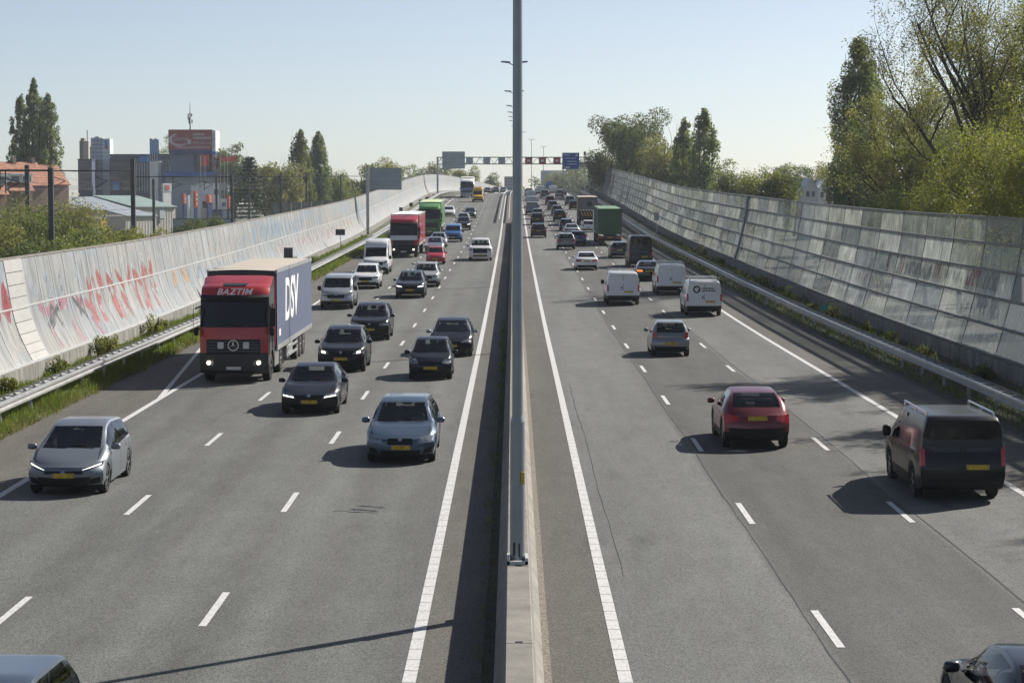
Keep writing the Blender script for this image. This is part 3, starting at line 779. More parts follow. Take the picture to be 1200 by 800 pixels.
for i, (px, py) in enumerate(((470, 246), (482, 240.5), (493, 237), (501, 233.5), (509, 230.5))):
    small_board(px, py - 3, py + 1.5, 4, -15.9, 'tiny dark marker board on the far left guard rail, %s from the front' % ('first', 'second', 'third', 'fourth', 'fifth')[i])
small_board(769, 249, 258, 6, 16.4, 'small grey sign on a post below the glass wall', M['signback'])
small_board(966, 357, 364, 9, 15.9, 'small teal sign above the right guard rail', mat('teal_sign', (.03, .22, .19), .5))
D = 452; mb = MB(); mb.bar((0, 0, 0), (0, 0, 8.6), .12, 8, .09); root = empty('camera_mast', P(15.3, D, 0), label='thin mast with a dark camera head beside the blue direction sign', cat='mast')
mb.build('mast_shaft', M['galv'], root)
mb = MB(); mb.box(-.25, .25, -.3, .3, 8.6, 9.4); mb.build('camera_head', M['darksteel'], root, bevel=.06)

# ------------------------------------------------------------------ cars and vans: lofted bodies
def lerp_pts(pts, y):
    return float(np.interp(y, [p[0] for p in pts], [p[1] for p in pts]))
def smooth_fn(pts, h=.09):
    """piecewise line with softly rounded corners"""
    ys = np.linspace(pts[0][0] - .5, pts[-1][0] + .5, 700); d = ys[1] - ys[0]
    zs = np.interp(ys, [p[0] for p in pts], [p[1] for p in pts])
    n = max(3, int(h / d) * 2 + 1); k = np.hanning(n + 2)[1:-1]; k /= k.sum()
    zz = np.convolve(np.pad(zs, n // 2, mode='edge'), k, mode='valid')
    return lambda y: float(np.interp(y, ys, zz))
CAR = {
 'mini': dict(L=3.5, W=1.62, H=1.48, ax=(.68, 3.0), r=.28, cf=.34, cr=.20, tum=.70,
   top=[(0, .70), (.12, .80), (.72, .96), (.82, .985), (1.62, 1.42), (2.05, 1.48), (2.85, 1.44), (3.05, 1.40), (3.36, 1.02), (3.46, .92), (3.5, .82)], glass=(.80, 1.58, 3.02, 3.38), side=(.98, 3.05),
   belt=[(0, .64), (.4, .80), (.85, .90), (2, .93), (3.2, .99), (3.5, .76)],
   hl=[(.42, .62), (.70, .60), (.76, .80), (.52, .80)], gr=[(-.30, .34), (.30, .34), (.36, .48), (-.36, .48)], intake=None, plate=.46, tl=[(.56, .76), (.74, .78), (.74, 1.02), (.60, 1.0)], rplate=.56, rbump=(.22, .42)),
 'hatch': dict(L=4.3, W=1.80, H=1.54, ax=(.82, 3.55), r=.33, cf=.40, cr=.24, tum=.70,
   top=[(0, .66), (.1, .76), (.85, .98), (1.0, 1.02), (1.95, 1.46), (2.5, 1.54), (3.4, 1.50), (3.7, 1.46), (4.12, 1.08), (4.22, .95), (4.3, .86)], glass=(.98, 1.9, 3.66, 4.14), side=(1.2, 3.72),
   belt=[(0, .60), (.4, .78), (1.0, .94), (2.4, .97), (3.8, 1.05), (4.3, .80)],
   hl=[(.40, .60), (.84, .70), (.86, .80), (.44, .66)], gr=[(-.46, .53), (.46, .53), (.42, .60), (-.42, .60)], intake=[(-.54, .23), (.54, .23), (.62, .45), (-.62, .45)], plate=.50, tl=[(.46, .86), (.84, .84), (.84, 1.02), (.50, .98)], rplate=.62, rbump=(.22, .46)),
 'sedan': dict(L=4.75, W=1.83, H=1.45, ax=(.85, 3.72), r=.33, cf=.40, cr=.30, tum=.68,
   top=[(0, .62), (.08, .70), (.9, .90), (1.35, .95), (2.15, 1.38), (2.7, 1.45), (3.25, 1.41), (3.5, 1.36), (4.15, 1.02), (4.62, .97), (4.75, .86)], glass=(1.33, 2.12, 3.42, 4.12), side=(1.55, 3.72),
   belt=[(0, .56), (.4, .72), (1.35, .88), (2.6, .92), (4.0, .94), (4.6, .92), (4.75, .80)],
   hl=[(.44, .54), (.84, .58), (.87, .70), (.48, .65)], gr=[(-.36, .46), (.36, .46), (.32, .64), (-.32, .64)], intake=[(-.46, .20), (.46, .20), (.50, .37), (-.50, .37)], plate=.43, tl=[(.44, .70), (.85, .70), (.87, .86), (.46, .84)], rplate=.74, rbump=(.22, .42)),
 'estate': dict(L=4.75, W=1.80, H=1.50, ax=(.85, 3.70), r=.33, cf=.38, cr=.22, tum=.68,
   top=[(0, .64), (.08, .72), (.95, .92), (1.35, .97), (2.2, 1.42), (2.7, 1.50), (4.0, 1.46), (4.2, 1.43), (4.58, 1.04), (4.68, .92), (4.75, .84)], glass=(1.33, 2.16, 4.16, 4.58), side=(1.55, 4.2),
   belt=[(0, .58), (.4, .74), (1.35, .90), (2.6, .94), (4.3, .98), (4.75, .78)],
   hl=[(.44, .55), (.80, .57), (.84, .74), (.52, .70)], gr=[(-.34, .52), (.34, .52), (.30, .68), (-.30, .68)], intake=[(-.48, .20), (.48, .20), (.52, .37), (-.52, .37)], plate=.45, tl=[(.55, .70), (.85, .70), (.86, .95), (.58, .95)], rplate=.76, rbump=(.22, .42)),
 'suv': dict(L=4.5, W=1.85, H=1.66, ax=(.86, 3.52), r=.36, cf=.34, cr=.22, tum=.71, clad=True,
   top=[(0, .82), (.08, .92), (.95, 1.06), (1.15, 1.09), (1.95, 1.56), (2.5, 1.66), (3.7, 1.62), (3.95, 1.58), (4.32, 1.16), (4.42, 1.02), (4.5, .92)], glass=(1.13, 1.92, 3.9, 4.34), side=(1.36, 3.96),
   belt=[(0, .76), (.4, .92), (1.15, 1.02), (2.4, 1.06), (4.0, 1.12), (4.5, .86)],
   hl=[(.46, .70), (.85, .74), (.88, .88), (.50, .82)], gr=[(-.46, .60), (.46, .60), (.44, .80), (-.44, .80)], intake=[(-.68, .30), (.68, .30), (.72, .48), (-.72, .48)], plate=.54, tl=[(.48, .88), (.87, .86), (.88, 1.06), (.56, 1.04)], rplate=.82, rbump=(.28, .58)),
 'coupe_suv': dict(L=4.38, W=1.82, H=1.56, ax=(.86, 3.50), r=.37, cf=.38, cr=.34, tum=.66, clad=True,
   top=[(0, .76), (.08, .86), (.95, 1.02), (1.1, 1.05), (1.9, 1.48), (2.4, 1.56), (3.1, 1.50), (3.35, 1.45), (4.02, 1.12), (4.28, 1.00), (4.38, .92)], glass=(1.08, 1.86, 3.26, 4.0), side=(1.3, 3.4),
   belt=[(0, .70), (.4, .86), (1.1, .98), (2.4, 1.03), (3.6, 1.10), (4.38, .88)],
   hl=[(.44, .66), (.85, .74), (.87, .84), (.48, .74)], gr=[(-.40, .58), (.40, .58), (.38, .66), (-.38, .66)], intake=[(-.66, .28), (.66, .28), (.7, .46), (-.7, .46)], plate=.52, tl=[(.50, .80), (.88, .68), (.89, .96), (.52, .92)], rplate=.86, rbump=(.26, .60)),
 'van': dict(L=5.0, W=1.98, H=1.97, ax=(.95, 3.95), r=.34, cf=.40, cr=.10, tum=.84, van=True,
   top=[(0, .92), (.1, 1.04), (.75, 1.24), (.9, 1.28), (1.72, 1.84), (2.2, 1.95), (4.6, 1.97), (4.88, 1.95), (4.96, 1.90), (5.0, 1.84)], glass=(.88, 1.66, None, None), side=(1.1, 2.15),
   belt=[(0, .86), (.4, 1.02), (.9, 1.14), (2.4, 1.16), (5.0, 1.18)],
   hl=[(.52, .74), (.88, .80), (.92, 1.02), (.62, .94)], gr=[(-.46, .66), (.46, .66), (.52, .86), (-.52, .86)], intake=[(-.78, .28), (.78, .28), (.82, .50), (-.82, .50)], plate=.54, tl=[(.86, .84), (.965, .84), (.955, 1.26), (.86, 1.26)], rplate=.82, rbump=(.30, .52)),
 'bigvan': dict(L=5.9, W=2.02, H=2.62, ax=(1.0, 4.6), r=.35, cf=.36, cr=.10, tum=.86, van=True,
   top=[(0, .98), (.1, 1.10), (.75, 1.30), (.9, 1.36), (1.55, 2.05), (1.75, 2.38), (2.1, 2.58), (5.5, 2.62), (5.78, 2.6), (5.86, 2.55), (5.9, 2.46)], glass=(.88, 1.52, None, None), side=(1.1, 2.1),
   belt=[(0, .92), (.4, 1.08), (.9, 1.20), (2.4, 1.26), (5.9, 1.28)], wide_top=2.0,
   hl=[(.58, .84), (.90, .90), (.93, 1.12), (.66, 1.02)], gr=[(-.56, .72), (.56, .72), (.6, .96), (-.6, .96)], intake=[(-.80, .30), (.80, .30), (.84, .56), (-.84, .56)], plate=.60, tl=[(.88, .90), (.985, .90), (.975, 1.45), (.88, 1.45)], rplate=.92, rbump=(.34, .56)),
 'pickup': dict(L=5.85, W=2.06, H=1.95, ax=(1.0, 4.65), r=.41, cf=.26, cr=.10, tum=.74,
   top=[(0, 1.10), (.06, 1.20), (1.3, 1.28), (1.5, 1.31), (2.2, 1.84), (2.6, 1.95), (3.6, 1.93), (3.8, 1.88), (4.05, 1.33), (5.75, 1.32), (5.85, 1.24)], glass=(1.48, 2.16, 3.76, 4.02), side=(1.7, 3.86),
   belt=[(0, 1.04), (.4, 1.16), (1.5, 1.24), (5.7, 1.26), (5.85, 1.18)],
   hl=[(.70, .90), (.96, .90), (.98, 1.10), (.72, 1.10)], gr=[(-.62, .70), (.62, .70), (.66, 1.10), (-.66, 1.10)], intake=[(-.6, .40), (.6, .40), (.6, .54), (-.6, .54)], plate=.54, tl=[(.88, .85), (1.0, .85), (1.0, 1.2), (.88, 1.2)], rplate=.6, rbump=(.42, .62)),
}
CAR['mpv'] = dict(CAR['van'], L=4.9, W=1.92, H=1.90, side=(1.1, 4.7))
CAR['mpv']['top'] = [(y * .98, z * .966) for y, z in CAR['van']['top']]; CAR['mpv']['belt'] = [(y * .98, z * .97) for y, z in CAR['van']['belt']]; CAR['mpv']['glass'] = (.86, 1.63, None, None); CAR['mpv']['ax'] = (.93, 3.9)

def cap_off(sp, end, x, z):
    hw = sp['W'] / 2; a = min(1.05, abs(x) / hw)
    c = sp['cf'] if end == 'f' else sp['cr']
    zl = sp['belt'][0][1] if end == 'f' else sp['belt'][-1][1]
    zm = .5 if end == 'f' else .55
    b = min(.13, .10 * ((z - zm) / max(.2, zl - zm)) ** 2) if z > zm else min(.1, .10 * ((zm - z) / .3) ** 2)
    return c * a ** 2.7 + b
_car_cache = {}
def car_meshes(kind):
    if kind in _car_cache: return _car_cache[kind]
    sp = CAR[kind]; L, W, r = sp['L'], sp['W'], sp['r']; hw0 = W / 2
    top = smooth_fn(sp['top'], .16); belt = smooth_fn(sp['belt'], .3)
    yc, yrf, yrr, yrb = sp['glass']; s0, s1 = sp['side']
    Rr = r + .055
    ys = set(np.round(np.linspace(0, L, int(L / .13)), 3))
    for k in (yc, yrf, yrr, yrb, s0, s1):
        if k: ys.add(round(k, 3))
    for a in sp['ax']:
        for t in np.linspace(0, math.pi, 13): ys.add(round(a + Rr * math.cos(t), 3))
        ys.add(round(a - Rr - .004, 3)); ys.add(round(a + Rr + .004, 3))
    for e in (.02, .05): ys.add(e); ys.add(round(L - e, 3))
    ys = sorted(y for y in ys if 0 <= y <= L)
    yy = [ys[0]]
    for y in ys[1:]:
        if y - yy[-1] > .0035: yy.append(y)
    ys = yy
    gmax = max(sp['H'] - belt(L * .55), .3)
    sill = .20 if not sp.get('clad') else .23
    if sp.get('van') or kind == 'pickup': sill = .26
    def bottom(y):
        z = sill
        for a in sp['ax']:
            if abs(y - a) < Rr: z = max(z, r + math.sqrt(max(0, Rr ** 2 - (y - a) ** 2)) - .02)
        if y < .35: z = max(z, sill + .06 * (1 - y / .35))
        if y > L - .35: z = max(z, sill + .10 * (1 - (L - y) / .35))
        return z
    def section(y):
        zt = top(y); zb_ = min(belt(y), zt - .035); z0 = min(bottom(y), zb_ - .10); h = zb_ - z0
        hw = hw0 * (1 - .035 * max(0, 1 - y / .9) ** 2 - .03 * max(0, 1 - (L - y) / .9) ** 2)
        g = zt - zb_; s = min(1, g / gmax) ** .85
        bx = hw * .955; wr = hw0 * sp['tum']; xr = bx * .97 * (1 - s) + wr * s
        zsk = lambda f: max(z0 + h * f, 0)
        pts = [(hw * .955, z0), (hw * .99, z0 + h * .28), (hw, z0 + h * .58), (hw * .992, z0 + h * .82), (hw * .975, z0 + h * .93), (bx, zb_)]
        pts += [(bx + (xr - bx) * .45 + .02 * s, zb_ + g * .46), (xr, zb_ + g * .86), (xr * .955, zb_ + g * .95), (xr * .86, zb_ + g * .985), (xr * .45, zt - .004), (0, zt)]
        return pts
    NP = 12
    def deform(x, y, z):
        wf = max(0, 1 - y / 1.0) ** 1.6; wr_ = max(0, 1 - (L - y) / .8) ** 1.6
        if wf > 0: y = y + wf * cap_off(sp, 'f', x, z)
        if wr_ > 0: y = y - wr_ * cap_off(sp, 'r', x, z)
        if yc - .3 < y < yrf + .5: y += .10 * (x / hw0) ** 2 * (1 - abs((y - (yc + yrf) / 2)) / ((yrf - yc) / 2 + .5))
        return (x, y - L / 2, z)
    secs = [section(y) for y in ys]
    V = []; idx = {}
    for i, y in enumerate(ys):
        for k, (x, z) in enumerate(secs[i]):
            for s in (1, -1):
                if x == 0 and s == -1: idx[(i, k, -1)] = idx[(i, k, 1)]; continue
                idx[(i, k, s)] = len(V); V.append(deform(s * x, y, z))
    body = MB(); body.v = V
    parts = {'windshield': [], 'rear_window': [], 'side_window_l': [], 'side_window_r': []}
    def fadd(f, mi=0): body.f.append(f); body.m.append(mi)
    clad = sp.get('clad')
    for i in range(len(ys) - 1):
        ym = (ys[i] + ys[i + 1]) / 2
        for k in range(NP - 1):
            for s in (1, -1):
                a, b, c, d = idx[(i, k, s)], idx[(i + 1, k, s)], idx[(i + 1, k + 1, s)], idx[(i, k + 1, s)]
                f = (a, b, c, d) if s == 1 else (d, c, b, a)
                if k >= 9 and yc < ym < yrf: parts['windshield'].append(f)
                elif k >= 9 and yrr and yrr < ym < yrb: parts['rear_window'].append(f)
                elif k in (5, 6) and s0 < ym < s1: parts['side_window_l' if s == 1 else 'side_window_r'].append(f)
                else: fadd(f, 1 if (k == 0 and (clad or sp.get('van'))) else 0)
        a, b, c, d = idx[(i, 0, 1)], idx[(i, 0, -1)], idx[(i + 1, 0, -1)], idx[(i + 1, 0, 1)]
        fadd((a, b, c, d), 2)
    for i, end in ((0, 'f'), (len(ys) - 1, 'r')):
        fr = np.linspace(-1, 1, 11); grid = []
        for k in range(NP):
            x, z = secs[i][k]; row = []
            for t in fr:
                if k == NP - 1: row.append(idx[(i, k, 1)])
                elif t == -1: row.append(idx[(i, k, -1)])
                elif t == 1: row.append(idx[(i, k, 1)])
                else: row.append(len(body.v)); body.v.append(deform(x * t, ys[i], z))
            grid.append(row)
        for k in range(NP - 1):
            for j in range(10):
                q = [grid[k][j], grid[k][j + 1], grid[k + 1][j + 1], grid[k + 1][j]]
                q2 = []
                for w in q:
                    if w not in q2: q2.append(w)
                if len(q2) >= 3: fadd(tuple(q2) if end == 'f' else tuple(q2[::-1]), 1 if (k == 0 and (clad or sp.get('van'))) else 0)
    out = {'body': mesh('body', body.v, body.f, angle=32, matidx=body.m)}
    for n_, fs in parts.items():
        if not fs: continue
        used = sorted({w for f in fs for w in f}); mp = {w: q for q, w in enumerate(used)}
        out[n_] = mesh(n_[:11] if n_.startswith('side') else n_, [body.v[w] for w in used], [tuple(mp[w] for w in f) for f in fs], smooth=True)
    def side_x(y, z):
        sec = section(y)
        return float(np.interp(z, [p[1] for p in sec[:8]], [p[0] for p in sec[:8]]))
    out['side_x'] = side_x; out['section'] = section; out['sp'] = sp
    _car_cache[kind] = out
    return out
def patch_mesh(sp, end, corners, name, off=.010, nx=7, nz=4, mirror=False, thick=.05):
    """curved plate lying on the nose or tail; corners (x,z): lower inner, lower outer, upper outer, upper inner"""
    L = sp['L']; V = []; Fs = []
    for lay in (0, 1):
        for j in range(nz):
            v = j / (nz - 1)
            for i in range(nx):
                u = i / (nx - 1)
                a = [corners[0][q] * (1 - u) + corners[1][q] * u for q in (0, 1)]; b = [corners[3][q] * (1 - u) + corners[2][q] * u for q in (0, 1)]
                x, z = [a[q] * (1 - v) + b[q] * v for q in (0, 1)]
                if mirror: x = -x
                y = cap_off(sp, end, x, z)
                o = -off if lay == 0 else thick
                y = y + o if end == 'f' else L - y - o
                V.append((x, y - L / 2, z))
    N = nx * nz
    for j in range(nz - 1):
        for i in range(nx - 1):
            a = j * nx + i; Fs.append((a, a + 1, a + nx + 1, a + nx))
    ring = [i for i in range(nx)] + [j * nx + nx - 1 for j in range(1, nz)] + [(nz - 1) * nx + i for i in range(nx - 2, -1, -1)] + [j * nx for j in range(nz - 2, 0, -1)]
    for q in range(len(ring)):
        a, b = ring[q], ring[(q + 1) % len(ring)]; Fs.append((a, b, b + N, a + N))
    me = mesh(name, V, Fs, angle=40)
    bm = bmesh.new(); bm.from_mesh(me); bmesh.ops.recalc_face_normals(bm, faces=bm.faces); bm.to_mesh(me); bm.free()
    return me
def wheel_meshes(r, w=.20):
    key = ('w', r)
    if key in _car_cache: return _car_cache[key]
    n = 28; prof = [(-w / 2, r * .66), (-w / 2, r * .92), (-w / 2 + .025, r), (w / 2 - .025, r), (w / 2, r * .92), (w / 2, r * .66)]
    vs = []; fs = []
    for k in range(n):
        t = 2 * math.pi * k / n
        for x, q in prof: vs.append((x, math.cos(t) * q, math.sin(t) * q))
    m_ = len(prof)
    for k in range(n):
        for j in range(m_ - 1): fs.append((k * m_ + j, k * m_ + j + 1, ((k + 1) % n) * m_ + j + 1, ((k + 1) % n) * m_ + j))
    ty = mesh('tyre', vs, fs, angle=35)
    # alloy: dished disc with ten openings between five spokes, facing +x and -x
    rb = MB()
    for s in (1, -1):
        xo = s * (w / 2 - .012)
        ns = 30; ro, ri, rh = r * .68, r * .58, r * .16
        for k in range(ns):
            t0, t1 = 2 * math.pi * k / ns, 2 * math.pi * (k + 1) / ns
            c = lambda q, t, x=xo: (x, math.cos(t) * q, math.sin(t) * q)
            rb.add([c(ri, t0), c(ro, t0), c(ro, t1), c(ri, t1)], [(0, 1, 2, 3)])
            rb.add([c(0, t0), c(rh, t0), c(rh, t1)], [(0, 1, 2)])
            if k % 6 in (0, 1): rb.add([c(rh, t0), c(ri, t0), c(ri, t1), c(rh, t1)], [(0, 1, 2, 3)])
            x2 = s * (w / 2 - .07)
            rb.add([c(0, t0, x2), c(ro, t0, x2), c(ro, t1, x2)], [(0, 1, 2)], 1)
            rb.add([c(ro, t0), c(ro, t1), c(ro, t1, x2), c(ro, t0, x2)], [(0, 1, 2, 3)], 1)
    ri_ = mesh('rim', rb.v, rb.f, matidx=rb.m)
    _car_cache[key] = (ty, ri_)
    return ty, ri_
PAINT = {}
def paint(col, metal=.35, rough=.3):
    k = (col, metal, rough)
    if k not in PAINT: PAINT[k] = car_paint('paint_%d' % len(PAINT), col, metal, rough)
    return PAINT[k]
def add_wheel(root, x, y, r, D, w=.20, rim='rim'):
    ty, ri = wheel_meshes(r, w)
    if D < 200:
        e = bpy.data.objects.new('wheel', None); e.empty_display_size = .1; link(e, root); e.location = (x, y, r)
        obj('tyre', ty, M['tyre'], e); obj('rim', ri, [M[rim], M['black']], e)
    else:
        o = obj('wheel', ty, M['tyre'], root, (x, y, r)); obj('rim', ri, [M[rim], M['black']], o)
def mirror_mesh():
    if 'mir' in _car_cache: return _car_cache['mir']
    bm = bmesh.new(); bmesh.ops.create_icosphere(bm, subdivisions=2, radius=1)
    for v in bm.verts:
        x, y, z = v.co; p_ = .6
        f = lambda q: math.copysign(abs(q) ** p_, q)
        v.co = (f(x) * .11, f(y) * .065 + .02 * x, f(z) * .075)
    me = bpy.data.meshes.new('side_mirror'); bm.to_mesh(me); bm.free()
    me.polygons.foreach_set('use_smooth', [True] * len(me.polygons)); _car_cache['mir'] = me
    return me
def seam_strip(cm, y, z0, z1, s, L):
    n = 7; vs = []; fs = []
    for i in range(n):
        z = z0 + (z1 - z0) * i / (n - 1)
        for dy in (-.007, .007): vs.append((s * (cm['side_x'](y + dy, z) + .003), y + dy - L / 2, z))
    for i in range(n - 1): fs.append((2 * i, 2 * i + 1, 2 * i + 3, 2 * i + 2))
    return vs, fs
def interior(kind, cm, root):
    ck = (kind, 'interior')
    if ck not in _car_cache:
        sp = cm['sp']; L, W = sp['L'], sp['W']; yc, yrf, yrr, yrb = sp['glass']; van = sp.get('van'); bl = lerp_pts(sp['belt'], yrf)
        end = (yrr or (sp['side'][1] + .3)) if not van or sp['side'][1] > 3 else yrf + 1.1
        if van and sp['side'][1] > 3: end = L - .5
        mb = MB(); hw = W / 2 - .12
        mb.box(-hw, hw, yc + .15 - L / 2, end - L / 2, .30, .36)
        dash = MB(); dash.prism([(yc + .05 - L / 2, bl - .16), (yc + .10 - L / 2, bl - .03), (yc + .62 - L / 2, bl - .0), (yc + .72 - L / 2, bl - .10), (yc + .62 - L / 2, bl - .35)], -hw * .94, hw * .94)
        if van and sp['side'][1] < 3: dash.box(-hw, hw, end - L / 2, end + .04 - L / 2, .4, sp['H'] - .15)
        seats = MB()
        rows = [(yrf + .42, (-.38, .38))] + ([(yrf + 1.32, (-.42, 0, .42))] if (yrr or 9) - yrf > 1.2 and end > yrf + 1.4 else [])
        for y, xs in rows:
            for x in xs:
                w = .25 if len(xs) == 2 else .22; zt = bl + .20
                seats.prism([(y - .55 - L / 2, bl - .48), (y - L / 2, bl - .50), (y - L / 2, bl - .36), (y - .55 - L / 2, bl - .34)], x - w, x + w)
                seats.prism([(y - .04 - L / 2, bl - .45), (y + .10 - L / 2, bl - .45), (y + .22 - L / 2, zt), (y + .12 - L / 2, zt + .02)], x - w, x + w)
                seats.box(x - .13, x + .13, y + .12 - L / 2, y + .22 - L / 2, zt + .05, zt + .22)
        wh = MB()
        for k in range(14):
            a, b = 2 * math.pi * k / 14, 2 * math.pi * (k + 1) / 14
            f = lambda t: (.38 + .18 * math.cos(t), yc + .86 - L / 2 + .07 * math.sin(t), bl + .02 + .16 * math.sin(t))
            wh.bar(f(a), f(b), .016, 5)
        out = []
        for nm, m_, mm in (('cabin_floor', mb, 'trim'), ('dashboard', dash, 'trim'), ('seat', seats, 'seat'), ('steering_wheel', wh, 'black')):
            me = mesh(nm, m_.v, m_.f)
            bm = bmesh.new(); bm.from_mesh(me); bmesh.ops.recalc_face_normals(bm, faces=bm.faces)
            if nm == 'seat': bmesh.ops.bevel(bm, geom=list(bm.edges), offset=.03, segments=2, affect='EDGES', clamp_overlap=True)
            bm.to_mesh(me); bm.free(); out.append((nm, me, mm))
        _car_cache[ck] = out
    for nm, me, mm in _car_cache[ck]: obj(nm, me, M[mm], root)
def vehicle(kind, x, D, rear, col, label, cat='car', lights=None, metal=.35, rough=.3, plate='plate', rim='rim', tail='tail', dark_rear=False, rack=None, roof_rails=False, windows_rear=False, name=None, mirror=None, group=None):
    cm = car_meshes(kind); sp = cm['sp']; L, W = sp['L'], sp['W']
    dc = D + L / 2
    nm = name or ('van' if sp.get('van') else 'pickup_truck' if kind == 'pickup' else 'car')
    root = empty(nm, P(x, dc, .0), (slope(dc) * (1 if not rear else -1), 0, math.pi if rear else 0), label, cat, group or ('vehicles driving away' if rear else 'oncoming vehicles'))
    pm = paint(col, metal, rough)
    obj('body', cm['body'], [pm, M['black'], M['under']], root)
    for k in ('windshield', 'rear_window', 'side_window_l', 'side_window_r'):
        if k in cm: obj('side_window' if k.startswith('side') else k, cm[k], M['glass'] if D < 260 and not (windows_rear and k != 'windshield') else M['glass_dark'], root)
    if D < 260: interior(kind, cm, root)
    def patch(name, end, key, corners, m, **kw):
        for mir in ((False, True) if kw.pop('pair', False) else (False,)):
            ck = (kind, name, key, mir)
            if ck not in _car_cache: _car_cache[ck] = patch_mesh(sp, end, corners, name, mirror=mir, **kw)
            obj(name, _car_cache[ck], m, root)
    if not rear or D < 60:
        patch('headlight', 'f', 'hl', sp['hl'], M['lamp_clear'], pair=True)
        if lights:
            q = sp['hl']; c_ = [sum(p[i] for p in q) / 4 for i in (0, 1)]
            if lights == 'lamp_drl':   # slim bright strip along the lower edge
                a, b = q[0], q[1]; mm_ = [(a[0] * .92 + b[0] * .08, a[1] + .018), (b[0] * .92 + a[0] * .08, b[1] + .018), (q[2][0] * .5 + b[0] * .5 - .03, q[2][1] * .45 + b[1] * .55), (q[3][0] * .4 + a[0] * .6 + .03, q[3][1] * .4 + a[1] * .6)]
            else: mm_ = [(c_[0] + (p[0] - c_[0]) * .38, c_[1] + (p[1] - c_[1]) * .62) for p in q]
            patch('lamp', 'f', 'lm' + lights, mm_, M[lights], pair=True, off=.016, nx=4, nz=3)
        patch('grille', 'f', 'gr', sp['gr'], M['black'])
        if sp['intake']: patch('air_intake', 'f', 'in', sp['intake'], M['black'])
        z = sp['plate']; patch('number_plate', 'f', 'pl', [(-.26, z - .055), (.26, z - .055), (.26, z + .055), (-.26, z + .055)], M[plate], off=.024)
        if D < 130: patch('plate_band', 'f', 'pb', [(-.262, z - .056), (-.222, z - .056), (-.222, z + .056), (-.262, z + .056)], M['eu'], off=.027, nx=2, nz=2)
        zb = sp['gr'][3][1] - .03
        if D < 130 and kind not in ('bigvan',): patch('badge', 'f', 'bd', [(-.05, zb - .03), (.05, zb - .03), (.05, zb + .05), (-.05, zb + .05)], M['chrome'], off=.02, nx=3, nz=3)
    if rear or D < 60:
        patch('tail_light', 'r', 'tl', sp['tl'], M['tail'] if tail == 'tail' else M[tail], pair=True)
        z = sp['rplate']; a, b = sp['rbump']; xo = 0 if kind not in ('van', 'bigvan') else -.32
        patch('number_plate', 'r', 'pl%.1f' % xo, [(xo - .26, z - .055), (xo + .26, z - .055), (xo + .26, z + .055), (xo - .26, z + .055)], M[plate], off=.022)
        patch('rear_bumper', 'r', 'bp', [(-W * .40, a), (W * .40, a), (W * .42, b), (-W * .42, b)], M['black'] if (sp.get('clad') or sp.get('van')) else M['black'], off=.012, nx=11)
        if sp.get('van'):
            zt = sp['top'][-1][1]
            patch('door_seam', 'r', 'ds', [(-.008, b + .03), (.008, b + .03), (.008, zt - .08), (-.008, zt - .08)], M['black'], off=.004, nx=2)
            if windows_rear:
                patch('rear_window', 'r', 'rw', [(.07, 1.16), (W * .385, 1.16), (W * .37, zt - .16), (.07, zt - .14)], M['glass_dark'], pair=True, off=.006)
            else:
                patch('door_handle', 'r', 'dh', [(.06, .98), (.12, .98), (.12, 1.12), (.06, 1.12)], M['black'], off=.02, nx=2, nz=2)
        elif D < 200:
            zb = sp['belt'][-1][1]
            patch('badge', 'r', 'bd', [(-.05, zb - .02), (.05, zb - .02), (.05, zb + .05), (-.05, zb + .05)], M['chrome'], off=.012, nx=3, nz=3)
    for ax in sp['ax']:
        for s in (-1, 1): add_wheel(root, s * (W / 2 - .125), ax - L / 2, sp['r'], D, rim=rim)
    ym = sp['side'][0] + .12
    for s in (-1, 1):
        o = obj('side_mirror', mirror_mesh(), mirror or (pm if not sp.get('van') else M['black']), root, (s * (W / 2 + .085), ym - L / 2, lerp_pts(sp['belt'], ym) + .07))
        if sp.get('van') or kind == 'pickup': o.scale = (1, 1.1, 1.9)
    if D < 150 and not rear:
        ck = (kind, 'bonnet')
        if ck not in _car_cache:
            mb = MB(); yc = sp['glass'][0]; tp_ = smooth_fn(sp['top'], .16)
            for s in (-1, 1):      # bonnet shut line
                pr = None
                for y in np.linspace(.30, yc + .02, 9):
                    xx, zz = cm['section'](y)[8]; dy = max(0, 1 - y / 1.0) ** 1.6 * cap_off(sp, 'f', xx, zz)
                    p_ = Vector((s * xx * .965, y + dy - L / 2, zz + .012))
                    if pr is not None: mb.bar(pr, p_, .007, 4)
                    pr = p_
            wp = MB()
            for x0_, x1_ in ((-.1, -.62), (.55, .02)):
                f_ = lambda y, x: tp_(y) + .02 - .02 * abs(x)
                wp.bar((x0_, yc + .02 - L / 2, f_(yc + .02, x0_)), (x1_, yc + .15 - L / 2, f_(yc + .15, x1_) + .012), .012, 4)
            _car_cache[ck] = (mesh('bonnet_seam', mb.v, mb.f), mesh('wiper', wp.v, wp.f))
        obj('bonnet_seam', _car_cache[ck][0], M['black'], root); obj('wiper', _car_cache[ck][1], M['black'], root)
        z_ = sp['belt'][0][1]
        for q_, (a_, b_) in (('fog', (.56, .80)),):
            patch('fog_lamp_recess', 'f', 'fg', [(W * .31, .27), (W * .445, .30), (W * .45, .44), (W * .35, .41)], M['black'], pair=True, off=.008, nx=4, nz=3)
